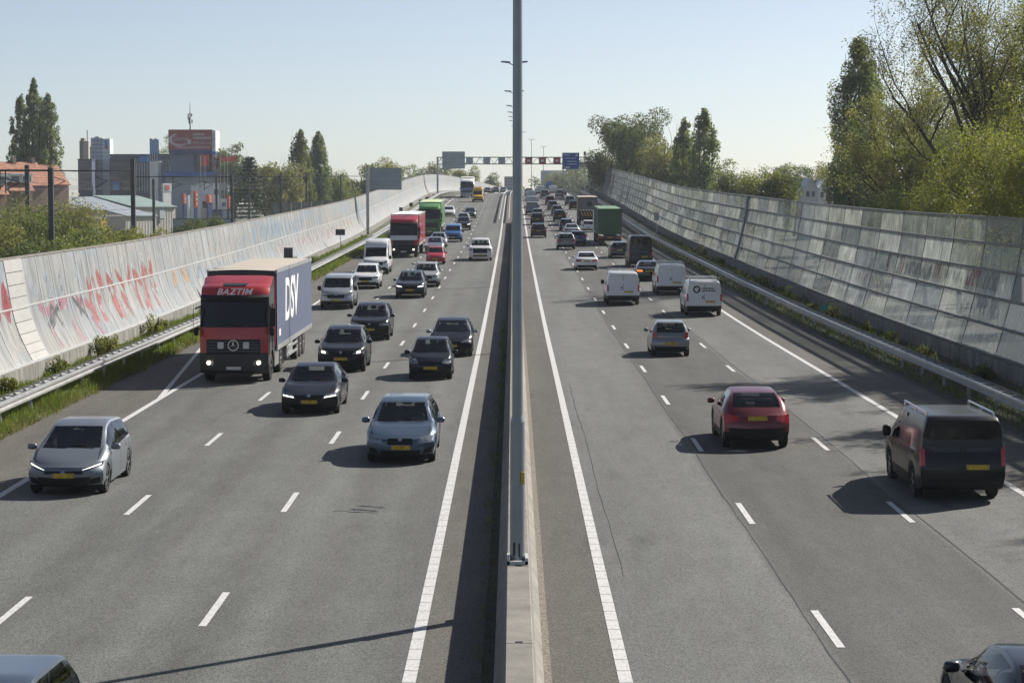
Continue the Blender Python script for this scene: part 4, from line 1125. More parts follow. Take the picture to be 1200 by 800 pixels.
    if D < 130:
        ck = (kind, 'seams')
        if ck not in _car_cache:
            mb = MB(); s0, s1 = sp['side']; bl = lerp_pts(sp['belt'], (s0 + s1) / 2)
            yl = [s0 + .02, (s0 + s1) / 2 - .05] + ([s1 - .35] if not sp.get('van') else [s0 + 1.05, s0 + 2.2])
            for y in yl:
                for s in (1, -1): mb.add(*seam_strip(cm, y, .34 if abs(y - sp['ax'][1]) > .5 else .8, bl, s, L))
            _car_cache[ck] = mesh('door_seam', mb.v, mb.f)
            hb = MB()
            for y in ((s0 + s1) / 2 - .25, s1 - .55 if not sp.get('van') else s0 + 1.3):
                for s in (1, -1):
                    xx = s * (cm['side_x'](y, bl - .12) + .012); hb.box(min(xx, xx - s * .03), max(xx, xx - s * .03), y - .1 - L / 2, y + .1 - L / 2, bl - .13, bl - .10)
            _car_cache[(kind, 'hand')] = hb
        obj('door_seam', _car_cache[ck], M['black'], root)
        hb = _car_cache[(kind, 'hand')]; hb.build('door_handle', pm, root)
    if rack:
        mb = MB(); zt = sp['H']
        for y in rack: mb.box(-W * .40, W * .40, y - .04 - L / 2, y + .04 - L / 2, zt + .05, zt + .10); [mb.box(s * W * .40 - .03, s * W * .40 + .03, y - .05 - L / 2, y + .05 - L / 2, zt - .06, zt + .12) for s in (-1, 1)]
        for s in (-1, 1): mb.bar((s * W * .36, rack[0] - L / 2, zt + .12), (s * W * .36, rack[-1] - L / 2, zt + .12), .025, 6)
        mb.build('roof_rack', M['galv'], root)
    if roof_rails:
        mb = MB(); y0, y1 = sp['glass'][1] + .25, sp['glass'][2] - .1
        for s in (-1, 1): mb.bar((s * W * .5 * sp['tum'] * .96, y0 - L / 2, sp['H'] - .01), (s * W * .5 * sp['tum'] * .96, y1 - L / 2, sp['H'] - .01), .022, 6)
        mb.build('roof_rail', M['chrome'], root)
    return root, sp
BLK = (.012, .012, .014); DKG = (.035, .038, .042); SIL = (.42, .43, .44); WHT = (.72, .72, .71); NAVY = (.018, .026, .05); GRY = (.16, .175, .19)

# oncoming, left carriageway
vehicle('hatch', -10.35, 47.7, 0, (.135, .155, .18), 'matte grey blue hatchback with lit headlights at the left edge, nearest oncoming car', lights='lamp_drl', metal=.3, rough=.45)
vehicle('estate', -2.9, 53.2, 0, (.07, .108, .16), 'steel blue estate car in the lane beside the median', metal=.6)
vehicle('sedan', -6.35, 64.6, 0, (.013, .014, .020), 'black saloon with narrow bright headlights ahead of the red truck', lights='lamp_drl', metal=.2)
vehicle('suv', -6.6, 79.6, 0, (.011, .012, .016), 'black crossover with warm lit round headlights behind the black saloon', lights='lamp_lit', metal=.2)
vehicle('suv', -6.65, 96.2, 0, (.010, .010, .013), 'black SUV right of the grey blue trailer, third of the black row', lights='lamp_clear', metal=.2)
vehicle('mini', -3.05, 76.4, 0, (.010, .011, .018), 'small round black city car close to the median line', metal=.2)
vehicle('hatch', -2.6, 86.9, 0, (.012, .014, .020), 'black hatchback with pale mirror caps behind the small city car', metal=.2, mirror=M['rim'])
vehicle('mpv', -10.15, 119.4, 0, (.40, .42, .44), 'silver passenger van directly behind the red and blue truck', 'van', metal=.6)
vehicle('suv', -9.95, 140.5, 0, WHT, 'white SUV in front of the white high roof van', metal=.0)
vehicle('suv', -6.45, 130.1, 0, (.03, .036, .042), 'dark grey SUV with white headlights in the middle oncoming lane', lights='lamp_drl', metal=.4)
vehicle('suv', -6.0, 142.6, 0, (.50, .50, .48), 'silver boxy off-roader with roof rails right behind the dark grey SUV', metal=.5, roof_rails=True)
vehicle('bigvan', -10.55, 159.6, 0, WHT, 'white high roof van driving before the red and white truck', 'van', metal=0)
vehicle('hatch', -7.55, 199.4, 0, (.22, .27, .32), 'grey blue car half hidden beside the red and white truck', metal=.5)
vehicle('estate', -7.7, 214, 0, (.36, .38, .40), 'silver car mostly hidden between the red and the green trucks', metal=.5)
vehicle('mini', -6.6, 176.7, 0, (.45, .012, .03), 'small bright red hatchback in the middle oncoming lane', metal=.1)
vehicle('pickup', -2.9, 183.2, 0, WHT, 'white pickup truck with a black grille beside the median', 'pickup', metal=0)
vehicle('mpv', -6.55, 227.8, 0, (.02, .13, .36), 'bright blue van in the middle oncoming lane', 'van', metal=.2)
vehicle('suv', -6.25, 262.1, 0, (.014, .015, .018), 'black car with white lamps next behind the bright blue van', lights='lamp_drl')
vehicle('estate', -6.75, 281, 0, (.42, .43, .44), 'silver car peeking out above the black car behind the blue van', metal=.5)
vehicle('hatch', -6.3, 302.9, 0, (.03, .034, .04), 'dark grey hatchback alone in the middle lane before the yellow van')
vehicle('hatch', -9.55, 309.7, 0, WHT, 'white car just right of the green truck', metal=0)
vehicle('sedan', -7.3, 500, 0, DKG, 'dark car right of the yellow van at the crest')
vehicle('hatch', -9.3, 556, 0, NAVY, 'leftmost small dark car on the skyline of the oncoming lanes')
vehicle('suv', -6.7, 532, 0, DKG, 'dark grey SUV on the skyline of the oncoming lanes')
vehicle('hatch', -4.2, 520, 0, GRY, 'grey car on the skyline close to the median')
vehicle('sedan', -4.6, 560, 0, NAVY, 'rightmost dark car on the oncoming skyline beside the mast')
# oncoming car leaving the frame at lower left
r_, s_ = vehicle('estate', -6.05, 20.8, 0, (.085, .115, .16), 'blue car cut off by the lower left corner', metal=.6)

# driving away, right carriageway (D is the rear end)
vehicle('coupe_suv', 6.6, 56.1, 1, (.15, .006, .013), 'dark red coupe crossover seen from behind', metal=.35)
r_, s_ = vehicle('van', 10.15, 46.8, 1, (.006, .006, .007), 'black van with roof rails, nearest vehicle on the right', 'van', metal=.2, windows_rear=True)
mb = MB()
for s in (-1, 1): mb.bar((s * .76, -.6, 2.0), (s * .76, 2.0, 2.0), .028, 6); [mb.bar((s * .76, y, 1.9), (s * .76, y, 2.0), .03, 6) for y in (-.6, .7, 2.0)]
mb.build('roof_rail', M['chrome'], r_)
vehicle('sedan', 6.6, 23.3, 1, (.016, .024, .036), 'dark blue car cut off by the lower right corner', metal=.4)
vehicle('mini', 6.6, 87.3, 1, (.26, .265, .27), 'small grey hatchback with red tail lights in the middle lane', metal=.6)
r_, s_ = vehicle('van', 10.4, 113.6, 1, (.68, .68, .67), 'white van with roof rack and a round black emblem on its rear door', 'van', metal=0, rack=(1.6, 3.0, 4.6))
def rear_decal(me, m, root, sp, x, z, flip=True):
    y = sp['L'] / 2 - cap_off(sp, 'r', abs(x) + .1, z) + .035
    return obj('lettering', me, m, root, (x, y, z), (math.pi / 2, 0, math.pi))
def ring_mesh(r0, r1, n=28):
    vs = []; fs = []
    for k in range(n):
        t = 2 * math.pi * k / n; vs += [(math.cos(t) * r0, math.sin(t) * r0, 0), (math.cos(t) * r1, math.sin(t) * r1, 0)]
    for k in range(n): fs.append((2 * k, 2 * k + 1, 2 * ((k + 1) % n) + 1, 2 * ((k + 1) % n)))
    return mesh('emblem', vs, fs)
o = rear_decal(ring_mesh(.20, .13), M['black'], r_, s_, .42, 1.48); o.name = 'emblem'
for q, (a, b) in enumerate(((-.04, .1), (.1, -.06), (-.1, -.08))):
    mb = MB(); mb.box(a - .03, a + .03, b - .04, b + .05, 0, .002); e = rear_decal(mesh('emblem', mb.v, mb.f), M['darksteel'], r_, s_, .42, 1.48); e.name = 'emblem'
for z, n in ((1.53, 9), (1.40, 10)):
    mb = MB(); xx = -.42
    for i in range(n):
        w = (.05, .07, .045, .06)[i % 4]; mb.box(xx, xx + w, -.03, .03 + .012 * (i % 2), 0, .002); xx += w + .02
    rear_decal(mesh('lettering', mb.v, mb.f), M['darksteel'], r_, s_, -.28, z)
vehicle('van', 6.5, 123.3, 1, (.66, .67, .68), 'white van with a roof bar in the middle lane', 'van', metal=.0, rack=(2.0, 2.2))
vehicle('van', 10.15, 133.7, 1, (.70, .70, .70), 'plain white van between the dark saloon and the emblem van', 'van', metal=0, rack=(1.8, 3.2, 4.4))
vehicle('sedan', 9.75, 150.1, 1, (.035, .042, .045), 'dark green grey saloon with an orange lit tail lamp', metal=.4, tail='tail_lit')
vehicle('bigvan', 10.4, 170.6, 1, (.010, .010, .012), 'tall black van behind the green container truck', 'van', metal=.1, windows_rear=True)
vehicle('estate', 9.6, 188.2, 1, (.05, .052, .056), 'dark grey estate half hidden by the tall black van', metal=.4)
vehicle('sedan', 5.85, 166.3, 1, (.72, .73, .74), 'white saloon drifting over the lane dashes', metal=0)
vehicle('suv', 5.25, 207.6, 1, (.20, .215, .23), 'grey SUV crossing the lane dashes behind the blue car', metal=.6)
vehicle('suv', 2.9, 239.7, 1, (.012, .012, .014), 'black SUV alone in the lane beside the median, driving away', metal=.2)
vehicle('hatch', 6.75, 218.6, 1, (.015, .07, .20), 'bright blue car half hidden behind the grey SUV', metal=.4)
vehicle('sedan', 6.85, 244.5, 1, (.42, .47, .52), 'pale silver blue car just beyond the bright blue car', metal=.5)
vehicle('hatch', 6.6, 259.5, 1, (.02, .03, .075), 'dark navy car left of the brown truck', metal=.3)
vehicle('mini', 9.2, 256, 1, WHT, 'white car squeezed between the green and brown trucks', metal=0)
vehicle('suv', 3.2, 278.3, 1, BLK, 'black car in the median lane next beyond the black SUV')
vehicle('hatch', 3.5, 299, 1, DKG, 'dark grey car between the black car and the grey van')
vehicle('van', 2.85, 316.8, 1, (.12, .14, .16), 'grey van in the median lane, darkest of the three vans', 'van', metal=.4)
vehicle('van', 3.1, 350, 1, (.30, .33, .36), 'silver van in the median lane ahead of the dark grey van', 'van', metal=.4)
vehicle('van', 3.3, 396, 1, (.34, .38, .42), 'pale silver van farthest up the median lane', 'van', metal=.4)
vehicle('suv', 6.45, 290, 1, BLK, 'black SUV, front one of four dark cars in the middle lane')
vehicle('hatch', 6.6, 314, 1, (.04, .055, .075), 'dark blue grey car, second of four dark cars in the middle lane')
vehicle('hatch', 6.4, 338, 1, DKG, 'dark car, third of four dark cars in the middle lane')
vehicle('suv', 6.5, 366, 1, (.075, .022, .022), 'dark maroon SUV, farthest of four dark cars in the middle lane')
vehicle('hatch', 10.0, 340.7, 1, BLK, 'black car just left of the brown truck top')
vehicle('suv', 9.9, 364, 1, (.08, .11, .15), 'slate blue car beyond the black car by the brown truck')
vehicle('hatch', 6.4, 424, 1, (.09, .11, .12), 'dark grey car nearest the crest in the middle lane')
vehicle('van', 5.7, 458, 1, (.55, .56, .57), 'white topped van on the crest in the middle lane', 'van', metal=0)
vehicle('hatch', 9.4, 424, 1, (.22, .25, .28), 'light grey car on the crest in the right lane')
vehicle('van', 8.6, 470, 1, (.62, .62, .62), 'tiny white van on the skyline beneath the small blue sign', 'van', metal=0)
vehicle('sedan', 10.4, 448, 1, DKG, 'dark saloon on the crest in the right lane')
vehicle('suv', 3.3, 440, 1, NAVY, 'dark car at the crest beside the median, driving away')

# ------------------------------------------------------------------ trucks
def cab(root, body, lower, head, accents=None, HT=3.80, visor=True, upper=None, W=2.48, panel=None, D=100):
    """cab-over tractor; front at local y=0, wheels on z=0"""
    hw = W / 2; upper = upper or body
    prof = [(.10, .36), (.0, .46), (-.02, .80), (0, 1.10), (.02, 1.60), (.05, 1.98), (.06, 2.02), (.30, 2.92), (.26, 2.96), (.20, 3.10), (.34, 3.18), (.44, 3.40), (.62, 3.50), (.98, 3.56), (1.02, 3.57), (1.55, HT), (2.25, HT + .02)]
    bands = [(0, 3, 'bumper', lower), (3, 4, 'lower_panel', body), (4, 6, 'front_panel', panel or body), (6, 7, 'windshield', M['glass_dark']), (7, 10, 'sun_visor', M['black'] if visor else upper), (10, 13, 'roof', upper), (13, 16, 'roof_deflector', upper)]
    def pt(x, k):
        y, z = prof[k]; a = abs(x) / hw
        wy = .20 if z < 3.0 else .30
        if k >= 15: wy *= .5
        if k == 16: wy = 0
        zz = z - (.05 * a ** 6 if k >= 11 else 0)
        return (x, y + wy * a ** 3.4, zz)
    xs = [hw * t for t in (-1, -.97, -.9, -.75, -.5, -.25, 0, .25, .5, .75, .9, .97, 1)]
    for k0, k1, nm, m in bands:
        vs = []; fs = []; n = len(xs)
        for k in range(k0, k1 + 1): vs += [pt(x, k) for x in xs]
        for j in range(k1 - k0):
            for i in range(n - 1): fs.append((j * n + i, j * n + i + 1, (j + 1) * n + i + 1, (j + 1) * n + i))
        obj(nm, mesh(nm, vs, fs, angle=38), m, root)
    for s in (-1, 1):
        ring = [pt(s * hw, k) for k in range(2, 17)] + [(s * hw, 2.25, 1.05), (s * hw, 1.95, 1.02), (s * hw, 1.88, .62), (s * hw, .95, .62)]
        # wheel arch cut: lower edge runs over the front wheel
        arch = [(s * hw, 1.36 + .62 * math.cos(t), .52 + .62 * math.sin(t)) for t in np.linspace(0, math.pi, 9)]
        ring = [pt(s * hw, k) for k in range(1, 17)] + [(s * hw, 2.25, .62)] + [a for a in arch if a[1] < 2.2] + [(s * hw, .7, .40)]
        obj('side_panel', mesh('side_panel', ring, [tuple(range(len(ring)))]), body, root)
        x = s * (hw + .008)
        w = MB(); w.prism([(.50, 1.86), (1.42, 1.86), (1.42, 2.62), (.70, 2.66)], x - .01, x + .01); w.build('side_window', M['glass_dark'], root)
        d = MB()
        for a, b in (((.42, 1.0), (.42, 1.8)), ((1.5, 1.15), (1.5, 2.8)), ((.42, 1.8), (.66, 2.78)), ((.66, 2.78), (1.5, 2.8))): d.bar((x, *a), (x, *b), .012, 4)
        d.build('door_seam', M['black'], root)
        hd = MB(); hd.box(min(x, x + s * .02), max(x, x + s * .02), 1.2, 1.4, 1.62, 1.68); hd.build('door_handle', M['black'], root)
        mr = MB(); mr.box(s * (hw + .14) - .07, s * (hw + .14) + .10 * s + .03, .02, .14, 2.05, 2.72); mr.box(s * (hw + .13) - .06, s * (hw + .13) + .1, .0, .13, 1.72, 2.0)
        m_ = mr.build('side_mirror', M['black'], root, bevel=.03)
        ar = MB(); ar.bar((s * hw * .97, .35, 2.78), (s * (hw + .14), .09, 2.7), .03, 6); ar.bar((s * hw * .98, .3, 1.95), (s * (hw + .14), .09, 2.0), .03, 6); ar.build('mirror_arm', M['black'], root)
        hl = MB(); yq = .055
        hl.add([(s * .70, yq - .045, .66), (s * 1.05, yq + .05, .66), (s * 1.13, yq + .12, .86), (s * .76, yq - .035, .84), (s * .70, yq + .2, .66), (s * 1.05, yq + .2, .66), (s * 1.13, yq + .2, .86), (s * .76, yq + .2, .84)],
               [(0, 1, 2, 3), (0, 1, 5, 4), (1, 2, 6, 5), (2, 3, 7, 6), (3, 0, 4, 7)])
        hl.build('headlight', M['lamp_clear'], root)
        if head:
            bl = MB(); bl.bar((s * .90, -.03, .75), (s * .90, .1, .75), .075, 12); bl.build('lamp_bulb', M['lamp_lit'], root)
        ck = MB(); ck.bar((s * .95, .1, 2.96), (s * .95, 0.02, 2.94), .05, 8)
        sf = MB(); sf.box(s * 1.22 - .02, s * 1.22 + .02, 2.35, 3.3, 1.2, 3.7); sf.build('side_fairing', body, root)
        sk = MB(); sk.box(s * 1.2 - .03, s * 1.2 + .03, 2.2, 3.6, .42, 1.02); sk.build('side_skirt', accents or M['galv'], root, bevel=.02)
    gp_ = MB(); gp_.box(-.97, .97, -.028, .03, 1.06, 1.585); gp_.build('grille', M['black'], root, bevel=.008)
    g = MB()
    for z in (1.14, 1.25, 1.36, 1.47):
        g.add([(-.95, -.052, z), (.95, -.052, z), (.95, -.046, z + .06), (-.95, -.046, z + .06), (-.95, .1, z), (.95, .1, z), (.95, .1, z + .06), (-.95, .1, z + .06)], [(0, 1, 2, 3), (0, 4, 5, 1), (3, 2, 6, 7), (0, 3, 7, 4), (1, 5, 6, 2)])
    g.build('grille_slat', M['darksteel'], root)
    pl = MB(); pl.box(-.26, .26, -.055, -.025, .50, .61); pl.build('number_plate', M['plate_w'], root)
    wp = MB()
    for s in (-1, 1): wp.bar((s * .55, .045, 2.06), (s * .05, .075, 2.16), .014, 4)
    wp.build('wiper', M['black'], root)
    bk = MB(); bk.box(-hw + .02, hw - .02, 2.15, 2.24, .7, HT - .02); bk.build('rear_wall', M['black'], root)
    bt = MB(); bt.box(-hw + .1, hw - .1, .3, 2.1, .45, .95); bt.build('floor_pan', M['under'], root)
    for s in (-1, 1): add_wheel(root, s * 1.05, 1.36, .50, D, .30)
def truck_wheels(root, ys, D, r=.50):
    for y in ys:
        for s in (-1, 1): add_wheel(root, s * 1.02, y, r, D, .42, rim='galv')
def trailer_box(root, y0, y1, side, roof, frontm, z0=1.12, z1=4.0, W=2.55, rear=None):
    hw = W / 2
    for s in (-1, 1):
        mb = MB(); mb.box(s * hw - .02, s * hw + .02, y0, y1, z0 + .06, z1 - .12); mb.build('curtain', side, root)
        fr = MB(); fr.box(s * hw - .035, s * hw + .035, y0, y1, z1 - .12, z1 + .01); fr.build('roof_edge', M['galv'], root)
        fb = MB(); fb.box(s * hw - .035, s * hw + .035, y0, y1, z0 - .12, z0 + .06); fb.build('side_rail', M['galv'], root)
    # roof sheet sags slightly between the edges
    n = 14; vs = []; fs = []
    for i in range(n + 1):
        for j in range(7):
            vs.append((-hw + .05 + (W - .1) * j / 6, y0 + (y1 - y0) * i / n, z1 - .03 + .035 * math.sin(math.pi * j / 6)))
    for i in range(n):
        for j in range(6): fs.append((i * 7 + j, i * 7 + j + 1, (i + 1) * 7 + j + 1, (i + 1) * 7 + j))
    obj('trailer_roof', mesh('trailer_roof', vs, fs, smooth=True), roof, root)
    mb = MB(); mb.box(-hw + .03, hw - .03, y0, y0 + .06, z0, z1 - .04); mb.build('front_wall', frontm, root)
    mb = MB(); mb.box(-hw + .03, hw - .03, y1 - .06, y1, z0, z1 - .04); mb.build('rear_door', rear or side, root)
    mb = MB(); mb.box(-hw + .05, hw - .05, y0, y1, z0 - .14, z0 - .01); mb.box(-.45, .45, y0 + .6, y1, .85, z0 - .12); mb.build('chassis', M['under'], root)
def truck_root(name, x, D, rear, label):
    return empty(name, P(x, D, 0), (slope(D + 4) * (1 if not rear else -1), 0, math.pi if rear else 0), label, 'truck', 'trucks on the motorway')

# the big red truck with its blue curtain trailer
t1 = truck_root('truck', -10.1, 75.3, 0, 'red truck with a grey blue curtain trailer and big white letters, largest on the road')
cab(t1, M['red_truck'], mat('bumper_dark', (.02, .02, .022), .45), True, accents=mat('skirt_silver', (.34, .34, .34), .4, .5), D=75)
M['curtain'] = mat('curtain_blue', (.085, .105, .165), .55, var=.10, vscale=1.0, bump=.12, bscale=3)
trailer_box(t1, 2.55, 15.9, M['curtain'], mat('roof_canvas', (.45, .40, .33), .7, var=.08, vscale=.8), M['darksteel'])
dsv = text_mesh('DSV', 2.25, .004, shear=.08, spacing=1.0, bold=.05)
obj('lettering', dsv, M['signwhite'], t1, (1.303, 7.6, 2.66), (math.pi / 2, 0, math.pi / 2)).scale = (1.2, 1, 1)
mb = MB(); mb.box(1.296, 1.302, 3.2, 3.7, 1.5, 1.75); mb.build('small_decal', M['signwhite'], t1)
bz = text_mesh('BAZTIM', .34, .004, shear=.30, bold=.003, spacing=1.08)
obj('lettering', bz, M['signwhite'], t1, (0, .30, 3.29), (math.pi / 2 - .40, 0, 0))
mb = MB(); mb.add([(-.40, .60, 3.515), (.40, .60, 3.515), (.46, .92, 3.585), (-.46, .92, 3.585), (-.40, .62, 3.47), (.40, .62, 3.47), (.46, .92, 3.53), (-.46, .92, 3.53)], [(0, 1, 2, 3), (0, 4, 5, 1), (1, 5, 6, 2), (3, 2, 6, 7), (0, 3, 7, 4)]); mb.build('roof_hatch', M['glass_dark'], t1)
# round star emblem and two pale square lamps in the grille
o = obj('emblem', ring_mesh(.20, .168), M['chrome'], t1, (0, -.075, 1.38), FACE_CAM)
mb = MB()
for k in range(3):
    a = math.pi / 2 + k * 2 * math.pi / 3; tip = (math.cos(a) * .18, math.sin(a) * .18)
    l_ = (math.cos(a + 1.57) * .026, math.sin(a + 1.57) * .026)
    mb.add([(tip[0], tip[1], 0), (l_[0], l_[1], 0), (-l_[0], -l_[1], 0), (0, 0, .02)], [(0, 1, 3), (0, 3, 2)])
obj('emblem', mesh('emblem', mb.v, mb.f), M['chrome'], t1, (0, -.08, 1.38), FACE_CAM)
for s in (-1, 1):
    mb = MB(); mb.box(s * .46 - .11, s * .46 + .11, -.09, -.02, 1.26, 1.50); mb.build('spot_lamp', mat('spot_lamp', (.6, .6, .58), .3), t1, bevel=.02)
truck_wheels(t1, (4.9,), 75); truck_wheels(t1, (11.0, 12.3, 13.6), 75)
mb = MB()
for s in (-1, 1):
    mb.box(s * 1.24 - .02, s * 1.24 + .02, 6.2, 10.2, .45, .55); mb.box(s * 1.24 - .02, s * 1.24 + .02, 6.2, 10.2, .75, .85); mb.box(s * 1.1 - .2, s * 1.1 + .12, 6.4, 8.6, .5, .98)
mb.build('side_guard', M['galv'], t1)

t2 = truck_root('truck', -9.95, 189.9, 0, 'red and white truck behind the white high roof van')
cab(t2, M['red_truck'], M['black'], True, panel=mat('panel_white', (.62, .63, .65), .35, coat=.5), D=190)
trailer_box(t2, 2.6, 15.8, M['red_truck'], M['white'], M['white'], z1=3.9)
truck_wheels(t2, (4.9, 11, 12.3, 13.6), 190)
t3 = truck_root('truck', -9.8, 244.5, 0, 'light green truck with a dark windscreen behind the red and white truck')
gp = paint((.10, .30, .05), .1); cab(t3, gp, mat('green_dark', (.06, .17, .04), .4), False, D=244, panel=mat('green_mid', (.06, .16, .045), .4))
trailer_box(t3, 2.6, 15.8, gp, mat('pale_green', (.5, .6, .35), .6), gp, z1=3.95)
truck_wheels(t3, (4.9, 11, 12.3, 13.6), 244)
t4 = truck_root('truck', -9.35, 419.3, 0, 'white and blue truck at the crest of the oncoming lanes')
cab(t4, paint((.10, .18, .34), .2), mat('truck_grey', (.3, .33, .38), .4), False, D=419, upper=M['white'], visor=True)
trailer_box(t4, 2.6, 15.8, M['white'], M['white'], M['white'], z1=4.05); truck_wheels(t4, (4.9, 11, 12.3, 13.6), 419)
yel = paint((.62, .40, .02), 0)
r_, s_ = vehicle('bigvan', -6.55, 384.7, 0, (.62, .40, .02), 'yellow high roof service van near the crest', 'van', metal=0)
mb = MB(); mb.box(-.7, .7, -1.2, -.9, 2.6, 2.78); mb.build('light_bar', mat('amber', (.7, .3, .02), .3), r_)

# green container truck, seen from behind
t5 = truck_root('container_truck', 10.1, 218.6 + 14.5, 1, 'dark green container truck seen from behind in the right lane')
M['cont'] = mat('container_green', (.022, .085, .036), .5, var=.2, vscale=1.2)
def container(root, y0, y1, W=2.44, z0=1.25, z1=3.9, m=None):
    m = m or M['cont']; hw = W / 2
    mb = MB(); mb.box(-hw + .03, hw - .03, y0 + .04, y1 - .03, z0, z1 - .03); mb.build('container_box', m, root)
    c = MB()
    for x in (-hw, hw - .12):
        for y in (y0, y1 - .12): c.box(x, x + .12, y, y + .12, z0 - .02, z1)
    for z in (z0 - .02, z1 - .12):
        for y in (y0, y1 - .12): c.box(-hw + .12, hw - .12, y + .01, y + .11, z, z + .12)
        for x in (-hw, hw - .12): c.box(x + .01, x + .11, y0 + .12, y1 - .12, z, z + .12)
    c.build('corner_frame', m, root)
    for i in range(11):
        x = -hw + .2 + i * (W - .4) / 10.6
        q = MB(); q.box(x - .04, x + .05, y1 - .035, y1 - .005, z0 + .14, z1 - .16); q.build('corrugation', m, root)
    n = int((y1 - y0) / .28)
    sd = MB()
    for s in (-1, 1):
        for i in range(n): yy = y0 + .2 + i * .28; sd.box(s * hw - .03 - .01, s * hw - .03 + .025, yy, yy + .12, z0 + .14, z1 - .16)
    sd.build('side_corrugation', m, root)
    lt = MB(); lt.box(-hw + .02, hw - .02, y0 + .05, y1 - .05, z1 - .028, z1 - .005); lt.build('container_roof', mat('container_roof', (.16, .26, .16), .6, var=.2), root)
container(t5, 8.2, 14.3); container(t5, 1.8, 7.9)
mb = MB(); mb.box(-.5, .5, 1.6, 14.2, .95, 1.22); mb.box(-1.2, 1.2, 13.6, 14.3, .55, .75); mb.build('chassis', M['under'], t5)
mb = MB(); mb.box(-1.2, 1.2, 14.3, 14.36, .78, 1.05); mb.build('rear_beam', M['darksteel'], t5)
for s in (-1, 1):
    mb = MB(); mb.box(s * .95 - .2, s * .95 + .2, 14.37, 14.42, .82, 1.0); mb.build('tail_light', M['tail'], t5)
    mb = MB(); mb.box(s * .9 - .3, s * .9 + .3, 14.2, 14.24, .3, .75); mb.build('mudflap', M['black'], t5)
mb = MB(); mb.box(-.26, .26, 14.37, 14.4, .85, .97); mb.build('number_plate', M['plate'], t5)
truck_wheels(t5, (1.0, 5, 10.8, 12.1, 13.4), 218)
mb = MB(); mb.box(-1.2, 1.2, -1.2, 1.2, .8, 3.4); mb.build('cab_body', M['white'], t5, bevel=.08)
# brown truck beyond it
t6 = truck_root('box_truck', 9.9, 278.3 + 9.5, 1, 'brown box truck with a chevron striped tail board beyond the green container truck')
M['brown'] = mat('truck_brown', (.105, .072, .055), .55, var=.25, vscale=1.2)
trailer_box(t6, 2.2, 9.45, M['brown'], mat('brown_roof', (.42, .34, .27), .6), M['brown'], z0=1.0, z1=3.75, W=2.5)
mb = MB(); mb.box(-1.1, 1.1, 9.5, 9.53, 2.05, 3.5); mb.build('tail_panel', mat('brown_grey', (.13, .125, .13), .6, var=.2), t6)
o = obj('emblem', ring_mesh(.36, .02), M['black'], t6, (-.2, 9.54, 2.78), (math.pi / 2, 0, math.pi))
for i in range(6):
    mb = MB(); x = -1.05 + i * .36; mb.add([(x, 9.545, 1.93), (x + .18, 9.545, 1.93), (x + .32, 9.545, 2.08), (x + .14, 9.545, 2.08)], [(0, 1, 2, 3)]); mb.build('chevron', M['signwhite'], t6)
for i in range(5):
    mb = MB(); x = -.95 + i * .38; mb.add([(x, 9.545, 1.2), (x + .16, 9.545, 1.2), (x + .34, 9.545, 1.75), (x + .18, 9.545, 1.75)], [(0, 1, 2, 3)]); mb.build('chevron', M['plate'], t6)
mb = MB(); mb.box(-1.22, 1.22, 9.45, 9.52, .55, 1.85); mb.build('tail_lift', M['black'], t6)
truck_wheels(t6, (1.0, 6.4, 7.7), 278)
mb = MB(); mb.box(-1.2, 1.2, 0, 2.0, .6, 3.0); mb.build('cab_body', M['brown'], t6, bevel=.08)

# ------------------------------------------------------------------ vegetation
def leaf_quads(C, size, r_, up=.35, aspect=.62):
    n = len(C)
    d = r_.normal(size=(n, 3)); d[:, 2] += up; d /= np.linalg.norm(d, axis=1)[:, None]
    a = r_.normal(size=(n, 3)); t = np.cross(d, a); t /= np.linalg.norm(t, axis=1)[:, None] + 1e-9
    b = np.cross(d, t)
    s = (size * r_.uniform(.55, 1.35, n))[:, None]
    t = t * s * .5; b = b * s * .5 * aspect
    V = np.stack([C - t, C - b * .9 + t * .1, C + t, C + b * .9 + t * .1], 1).reshape(-1, 3)
    return V, np.arange(4 * n).reshape(-1, 4)
def crown_mesh(C, size, r_, **k):
    V, Q = leaf_quads(np.asarray(C), size, r_, **k); return mesh_np('crown', V, Q)
def clump(centers, radii, per, r_, flat=.8):
    out = []
    for c, q in zip(centers, radii):
        n = max(6, int(per * q * q)); d = r_.normal(size=(n, 3)); d /= np.linalg.norm(d, axis=1)[:, None]
        rr = q * r_.uniform(.25, 1.0, n)[:, None] ** .6
        d = d * rr; d[:, 2] *= flat
        out.append(np.asarray(c) + d)
    return np.concatenate(out)
